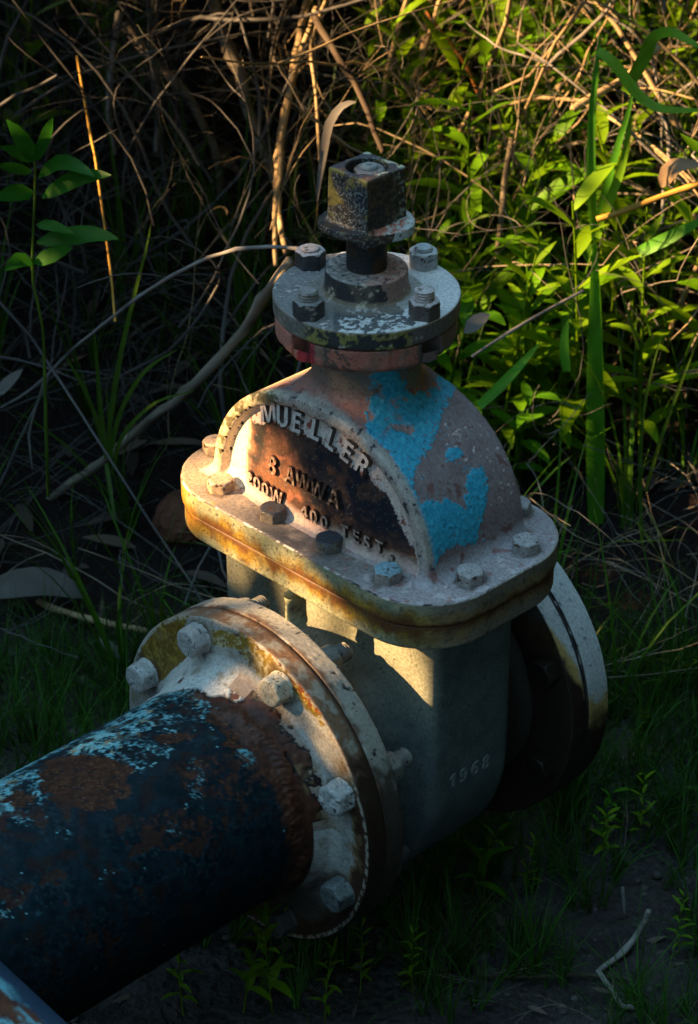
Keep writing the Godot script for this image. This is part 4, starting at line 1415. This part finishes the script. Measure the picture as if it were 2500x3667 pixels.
func foliage(mid: Vector3, size: Vector3, count: int, leaf: float, tone: Color, gaps: bool, over = null) -> Shape:
	# leaf clumps through the volume of a crown
	var s := Shape.new()
	var made := 0
	while made < count:
		var d := Vector3(rng.randfn(), rng.randfn(), rng.randfn()).normalized() * pow(rng.randf(), 0.4)
		var clump := mid + d * size * (1.0 + 0.25 * sin(d.x * 9.0 + d.y * 7.0))
		var shade := rng.randf_range(0.7, 1.3)
		for k in 14:
			made += 1
			var p := clump + Vector3(rng.randfn(), rng.randfn(), rng.randfn()) * leaf * 1.1
			if p.y < ground_height(p.x, p.z) + 40.0 or gaps and in_sun_gap(p, leaf * 0.35):
				continue
			if over != null and not over.call(p):
				continue
			var out := Vector3(rng.randfn(), rng.randfn() * 0.6, rng.randfn()).normalized()
			var side := out.cross(Vector3(rng.randfn(), rng.randfn(), rng.randfn())).normalized() * leaf * 0.24
			var fold := out.cross(side).normalized() * leaf * 0.05
			var b := s.v.size()
			s.v.append_array(PackedVector3Array([p, p + out * leaf * 0.45 + side + fold, p + out * leaf, p + out * leaf * 0.45 - side + fold, p + out * leaf * 0.5]))
			for i in 5:
				s.c.append(tone * shade)
			s.t.append_array(PackedInt32Array([b, b + 1, b + 4, b + 1, b + 2, b + 4, b + 2, b + 3, b + 4, b + 3, b, b + 4]))
	return s


func make_tree(side: float, away: float, tall: float, size: Vector3, count: int, label: String, group: String, gaps: bool, over = null) -> void:
	var tree := thing("unseen_leafy_shrub", label, "shrub", group)
	var foot := at_ground(side, away)
	var trunk := Shape.new()
	for k in 5:
		var a := k * 1.25
		var p := smooth_path(PackedVector3Array([foot + Vector3(0, -40, 0), foot + Vector3(cos(a) * 90.0, tall * 0.3, sin(a) * 90.0), foot + Vector3(cos(a) * size.x * 0.4, tall * 0.9, sin(a) * size.z * 0.4)]), 120.0, 30.0)
		var r := PackedFloat32Array()
		for i in p.size():
			r.append(lerpf(26.0, 7.0, float(i) / p.size()))
		trunk.tube(p, r, 7)
	obj("trunk", trunk.paint(mottled(Color(0.10, 0.08, 0.06), 0.3, 0.6)), mats.twig, tree)
	obj("crown", foliage(foot + Vector3(0, tall * 0.55, 0), size, count, 110.0, Color(0.035, 0.06, 0.014), gaps, over), mats.shade_leaf, tree)


func make_surroundings() -> void:
	# named stems
	for q in TWIGS:
		var o := obj("straw" if q[1] in ["straw", "gold"] else "twig" if q[2] < 6.0 else "branch", stick(points(q[4]), q[2], q[3], TONES[q[1]]), mats.twig)
		tag(o, q[0], "straw" if q[1] in ["straw", "gold"] else "twig" if q[2] < 6.0 else "branch")
	for q in BLADES:
		if q[3].size() == 1:
			var b: Array = q[3][0]
			tag(obj(q[0], leaf_shape(points(b[4]), b[2], TONES[b[1]], b[1] not in ["leafdark", "dryleaf", "tan"]), mats.dry if b[1] in ["dryleaf", "tan"] else mats.blade), q[1], q[2])
			continue
		var plant := thing(q[0], q[1], q[2])
		for b in q[3]:
			if b[3] == 2:
				obj(b[0], stick(points(b[4]), b[2], b[2] * 0.6, TONES[b[1]], 20.0, 6), mats.blade, plant)
			else:
				obj(b[0], leaf_shape(points(b[4]), b[2], TONES[b[1]], b[1] != "leafdark"), mats.leaf if b[1] == "leafdark" else mats.blade, plant)
	var stone := SphereMesh.new()
	stone.radius = 1.0
	stone.height = 2.0
	var rock := Shape.new().lathe(prof([0.1, -34, 30, -28, 40, 0, 30, 28, 0.1, 34], 14.0, 4.0), 40)
	tag(obj("stone", rock.moved(Transform3D(Basis(Vector3(1, 0, 1).normalized(), 0.9), Vector3(-646, -186, -312))).paint(func(p: Vector3, nn: Vector3) -> Color: return Color(0.15, 0.07, 0.045, n_mid.get_noise_3dv(p) * 4.0)), mats.ground), "round reddish brown stone half hidden behind the left end of the bonnet flange", "stone")
	make_tangle()
	make_weeds()
	make_trees()


func make_tangle() -> void:
	var kinds := []
	for k in 16:
		kinds.append(make_twig(rng.randf_range(520, 950), rng.randf_range(1.8, 4.4), TONES.dim if k > 9 else [TONES.grey, TONES.straw, TONES.branch, TONES.grey, TONES.straw][k % 5], 3 if k % 10 < 6 else 1))  # the dim kinds are twigs darkened in colour for the left shade
	for k in 165:
		var o := MeshInstance3D.new()
		var side := rng.randf_range(-1300, 1350)
		var away := 860.0 + 1900.0 * pow(rng.randf(), 1.1)
		var pale := side > -60.0
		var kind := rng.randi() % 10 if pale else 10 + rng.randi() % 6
		if pale and rng.randf() < 0.4:
			kind = [1, 4, 6, 9][rng.randi() % 4]
		o.name = "dry_twig"
		o.mesh = kinds[kind]
		o.transform = placed(at_ground(side, away, rng.randf_range(-40, 380) if rng.randf() < 0.6 else rng.randf_range(-30, 60)), rng.randf_range(-1.25, 1.25), rng.randf_range(0.6, 1.25))
		add_child(o, true)
		tag(o, ["grey", "straw coloured", "brown", "grey", "straw coloured"][kind % 5] + " dry twig in the tangled brush " + ("beyond the valve on the right" if pale else "in the left shade") if kind < 10 else "forked twig coloured dark for the shaded brush left of the valve", "twig", "dry twigs tangled behind the valve")
	for k in 135:
		var o := MeshInstance3D.new()
		o.name = "dry_twig"
		if k < 70:
			o.mesh = kinds[10 + k % 6]
			o.transform = placed(at_ground(rng.randf_range(-1250, -150), rng.randf_range(620, 1700), rng.randf_range(-40, 300)), rng.randf_range(-1.2, 1.2), rng.randf_range(0.5, 1.1))
		else:
			o.mesh = kinds[[1, 4, 6, 9, 3][k % 5]]
			o.transform = placed(at_ground(rng.randf_range(-160, 1000), rng.randf_range(950, 2000), rng.randf_range(60, 420)), rng.randf_range(-1.3, 1.3), rng.randf_range(0.5, 1.0))
		add_child(o, true)
		tag(o, "thin twig coloured dark for the shaded brush at the left" if k < 70 else "bleached sunlit stalk crossing the brush above the square nut", "twig", "dry twigs tangled behind the valve")
	# what is too fine to tell apart
	var fine := []
	for k in 3:
		fine.append(make_twig(420.0, [1.0, 1.5, 1.2][k], Color(0.5, 0.5, 0.5), 1))
	for k in 3:
		var places := []
		var tints := []
		for i in 1300:
			var side := rng.randf_range(-1500, 1600)
			var away := 780.0 + 2300.0 * rng.randf()
			if k == 2:
				away = rng.randf_range(-250, 1500)
			places.append(placed(at_ground(side, away, rng.randf_range(-60, 420) if k < 2 else rng.randf_range(0, 30)), rng.randf_range(-1.4, 1.4) if k < 2 else rng.randf_range(1.35, 1.7), rng.randf_range(0.4, 1.2) if away > 350.0 else rng.randf_range(0.06, 0.22)))
			var c: Color = TONES.grey.lerp(TONES.straw, rng.randf()) * 2.0
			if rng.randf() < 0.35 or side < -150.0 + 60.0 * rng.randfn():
				c = Color(0.10, 0.10, 0.10) * rng.randf_range(0.5, 1.5)  # tint darkened across the left for its shade, elsewhere at random
			tints.append(c)
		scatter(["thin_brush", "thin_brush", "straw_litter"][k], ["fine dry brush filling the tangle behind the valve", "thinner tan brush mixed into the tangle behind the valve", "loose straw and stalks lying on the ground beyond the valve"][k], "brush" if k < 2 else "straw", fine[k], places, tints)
	var st := Shape.new()
	leaf_fan(st, Vector3.ZERO, Vector3(1, 0.1, 0).normalized(), 70.0, 8.0, 0.1, Color.WHITE)
	var places := []
	var tints := []
	for i in 1500:
		var away := rng.randf_range(-350, 2600)
		places.append(placed(at_ground(rng.randf_range(-1500, 1500), away, rng.randf_range(2, 12)), rng.randf_range(-0.5, 0.5), rng.randf_range(0.4, 1.3) if away > 500.0 else rng.randf_range(0.12, 0.42)))
		tints.append(Color(0.08, 0.062, 0.05) * rng.randf_range(0.3, 1.6))
	scatter("leaf_litter", "dry fallen leaves strewn over the soil under the brush", "leaves", st.mesh(mats.dry), places, tints)


func make_weeds() -> void:
	var kinds := []
	for k in 5:
		kinds.append(make_sprout([260, 340, 200, 300, 380][k], [11, 14, 9, 16, 15][k], [105, 95, 80, 75, 120][k], [11, 9, 10, 6.5, 11][k], [Color(0.08, 0.21, 0.006), Color(0.13, 0.25, 0.007), Color(0.06, 0.19, 0.008), Color(0.12, 0.24, 0.008), Color(0.08, 0.20, 0.006)][k]))
	for k in 195:
		var side := rng.randf_range(20, 950)
		var away := 740.0 + 1300.0 * rng.randf()
		if k > 185:
			side = rng.randf_range(-900, -300)
			away = rng.randf_range(1150, 2000)
		var kind := rng.randi() % 5
		var o: Node3D = kinds[kind].duplicate()
		add_child(o, true)
		o.name = "leafy_weed"
		o.transform = placed(at_ground(side, away), rng.randf_range(-0.3, 0.3), rng.randf_range(0.7, 1.35))
		tag(o, ["mid green weed with long leaves", "tall yellow green weed with many leaves", "short green weed with few leaves", "slender yellow green weed with thin leaves", "tall green weed with the longest leaves"][kind] + (" in the shaded brush left of the valve" if k > 185 else " in the sunlit brush right of the square nut" if away > 1250.0 else " behind the valve on the right"), "weed", "green weeds growing through the brush")
	# small sprouts on the sand in front
	var spots := [[30, 201, 0.42, "thin upright weed on the sand nearest the pipe's underside"], [52, 180, 0.5, "tallest of the small weeds on the sand at the bottom edge"], [96, 150, 0.34, "small weed at the bottom edge between the tall weed and the flange"], [-10, 245, 0.4, "small weed half hidden under the lower edge of the pipe"], [90, 95, 0.3, "low weed on the sand under the front flange"], [130, 60, 0.3, "low weed on the sand right of the front flange's foot"]]
	for q in spots:
		var o: Node3D = kinds[1 if q[2] > 0.4 else 3].duplicate()
		o.name = "small_weed"
		add_child(o, true)
		o.transform = placed(Vector3(q[0], -262, q[1]), 0.1, q[2])
		tag(o, q[3], "weed")
	for k in 18:
		var away := rng.randf_range(-90, 520)
		var o: Node3D = kinds[rng.randi() % 5].duplicate()
		add_child(o, true)
		o.name = "low_weed"
		o.transform = placed(at_ground(rng.randf_range(60, 560), away), rng.randf_range(-0.4, 0.4), rng.randf_range(0.18, 0.4))
		tag(o, "low dark green weed on the sandy ground right of the pipe flange", "weed", "low weeds on the sand beside the valve")
	for k in kinds:
		k.free()
	# grass
	var tuft := Shape.new()
	for k in 9:
		var a := rng.randf() * TAU
		var out := Vector3(cos(a), 0, sin(a))
		var path := PackedVector3Array()
		var w := PackedFloat32Array()
		var tall := rng.randf_range(140, 330)
		var bend := rng.randf_range(0.2, 0.9)
		for i in 7:
			var f := i / 6.0
			path.append(out * (8.0 + tall * bend * f * f) + Vector3(0, tall * (f - 0.35 * bend * f * f * f), 0))
			w.append(2.2 * (1.0 - f * f) + 0.15)
		tuft.blade(path, w, out.cross(Vector3.UP).cross(Vector3.UP) * -1.0 + Vector3.UP * 0.4, 0.2, Color(1, 1, 1) * rng.randf_range(0.8, 1.2))
	var m := tuft.mesh(mats.blade)
	var places := []
	var tints := []
	for i in 800:
		var side := rng.randf_range(-1400, 1500)
		if side < 0.0 and i % 5 < 3 or side > 120.0 and i % 4 < 3 and rng.randf() < 0.55:
			continue
		var away := rng.randf_range(350, 2300)
		places.append(placed(at_ground(side, away), rng.randf_range(-0.25, 0.25), rng.randf_range(0.5, 1.3)))
		tints.append((Color(0.03, 0.085, 0.006) if side < -50.0 else Color(0.035, 0.10, 0.007) if away < 850.0 else Color(0.06, 0.15, 0.007)) * rng.randf_range(0.6, 1.5))  # left tufts tinted darker to stand for the shade there
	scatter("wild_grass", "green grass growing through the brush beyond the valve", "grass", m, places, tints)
	places = []
	tints = []
	for i in 3200:
		var side := rng.randf_range(-700, 900)
		var away := rng.randf_range(-200, 480)
		if n_big.get_noise_2d(side * 0.35, away * 0.35) < 0.06 - (away + 60.0) * 0.0018:
			continue
		places.append(placed(at_ground(side, away), rng.randf_range(-0.5, 0.5), rng.randf_range(0.16, 0.45)))
		tints.append(Color(0.03, 0.095, 0.01) * rng.randf_range(0.6, 1.4))
	scatter("short_grass", "short green grass in patches on the sandy soil round the valve", "grass", m, places, tints)
	var grit := SphereMesh.new()
	grit.radius = 0.5
	grit.height = 0.7
	grit.radial_segments = 7
	grit.rings = 4
	grit.material = mats.twig
	places = []
	tints = []
	for i in 5000:
		places.append(placed(at_ground(rng.randf_range(-500, 800), rng.randf_range(-300, 450), -1.0), rng.randf_range(-0.5, 0.5), 0.0016 + 0.012 * pow(rng.randf(), 5.0)))
		tints.append(Color(0.07, 0.064, 0.06) * rng.randf_range(0.3, 1.3))
	scatter("gravel", "small stones and crumbs lying on the sandy soil", "gravel", grit, places, tints)


func make_trees() -> void:
	# the trees on the left, which the low sun comes through and over
	make_tree(-3600, -620, 2900, Vector3(720, 1500, 680), 11000, "tall leafy shrub on the left that shades the valve", "shrubs around the clearing", true)
	make_tree(-3400, -1900, 2900, Vector3(850, 1500, 850), 11000, "tall leafy shrub on the left, nearer than the valve", "shrubs around the clearing", true)
	var below := func(p: Vector3) -> bool:
		return p.y < 1870.0 + 110.0 * n_big.get_noise_3dv(p * 0.2)
	make_tree(-3700, 500, 2000, Vector3(800, 1900, 800), 17000, "round topped leafy shrub on the left beyond the valve", "shrubs around the clearing", true, below)
	make_tree(-3750, 1500, 2000, Vector3(850, 1900, 850), 17000, "dense leafy shrub on the left, second beyond the valve", "shrubs around the clearing", true, below)
	make_tree(-3800, 2700, 1900, Vector3(950, 1900, 950), 16000, "leafy shrub at the far left of the clearing", "shrubs around the clearing", true, below)
	# unseen shrubs added all round to cut the light from the sides
	var ring := [[1750, -600], [1500, -2500], [2700, 200], [2700, -1500], [3000, 2000], [1800, -4100], [-300, -4500], [-2300, -3900], [2600, -3000], [1200, 5200], [-1200, 5400], [-3200, 5000], [3300, 4000]]
	for k in ring.size():
		make_tree(ring[k][0], ring[k][1], 5000 if k < 9 else 3200, Vector3(1150, 2700 if k < 9 else 1700, 1150), 10000 if k < 9 else 5000, "added leafy shrub out of view that blocks light from the sides", "shrubs around the clearing", false)
	# unseen boughs added to darken the brush, shaped to let sunbeams in below
	var boughs := thing("added_overhanging_tree", "added unseen tree whose boughs keep sky light off the brush behind the valve", "tree")
	var foot := at_ground(-900, 4300)
	var limbs := Shape.new()
	for k in 7:
		var tip := at_ground(-1700 + 560 * k, 900 + (k % 3) * 500, 0)
		tip.y = 1500.0
		var p := smooth_path(PackedVector3Array([foot + Vector3(0, -60, 0), foot + Vector3(0, 900, 0), foot.lerp(tip, 0.5) + Vector3(0, 1600, 0), tip]), 150.0, 60.0)
		var r := PackedFloat32Array()
		for i in p.size():
			r.append(lerpf(75.0, 9.0, float(i) / p.size()))
		limbs.tube(p, r, 8)
	obj("trunk", limbs.paint(mottled(Color(0.10, 0.08, 0.06), 0.2, 0.6)), mats.twig, boughs)
	var hang := func(p: Vector3) -> bool:
		var q := p.x * beyond.x + p.z * beyond.z
		var t := p.x * right.x + p.z * right.z
		return q > (400.0 if t < 0.0 else 820.0) and p.y > maxf(1470.0 - 0.354 * (2060.0 + q) + 190.0, (520.0 - 0.454 * t) / 0.891)
	for k in 8:
		for row in 3:
			var mid := at_ground(-1900 + 520 * k, [650, 1500, 2500][row], 0)
			mid.y = maxf(1470.0 - 0.354 * (2060.0 + [650, 1500, 2500][row]) + 450.0, (450.0 - 0.454 * (-1900 + 520 * k)) / 0.891 + 300.0)
			obj("crown", foliage(mid, Vector3(430, 380, 520), 2600, 120.0, Color(0.035, 0.06, 0.014), true, hang), mats.shade_leaf, boughs)
	# shrubs added close on the right, out of view, to darken that side
	var aside := func(p: Vector3) -> bool:
		return p.x * right.x + p.z * right.z > 330.0 + 0.17 * (p.x * beyond.x + p.z * beyond.z + 2100.0)
	for q in [[1050, 100, "added leafy shrub out of view on the right, level with the valve"], [950, -650, "added leafy shrub out of view on the right, nearer than the valve"], [1050, -1500, "added leafy shrub out of view on the right beside the place one looks from"]]:
		make_tree(q[0], q[1], 1300, Vector3(430, 850, 430), 6000, q[2], "shrubs around the clearing", false, aside)
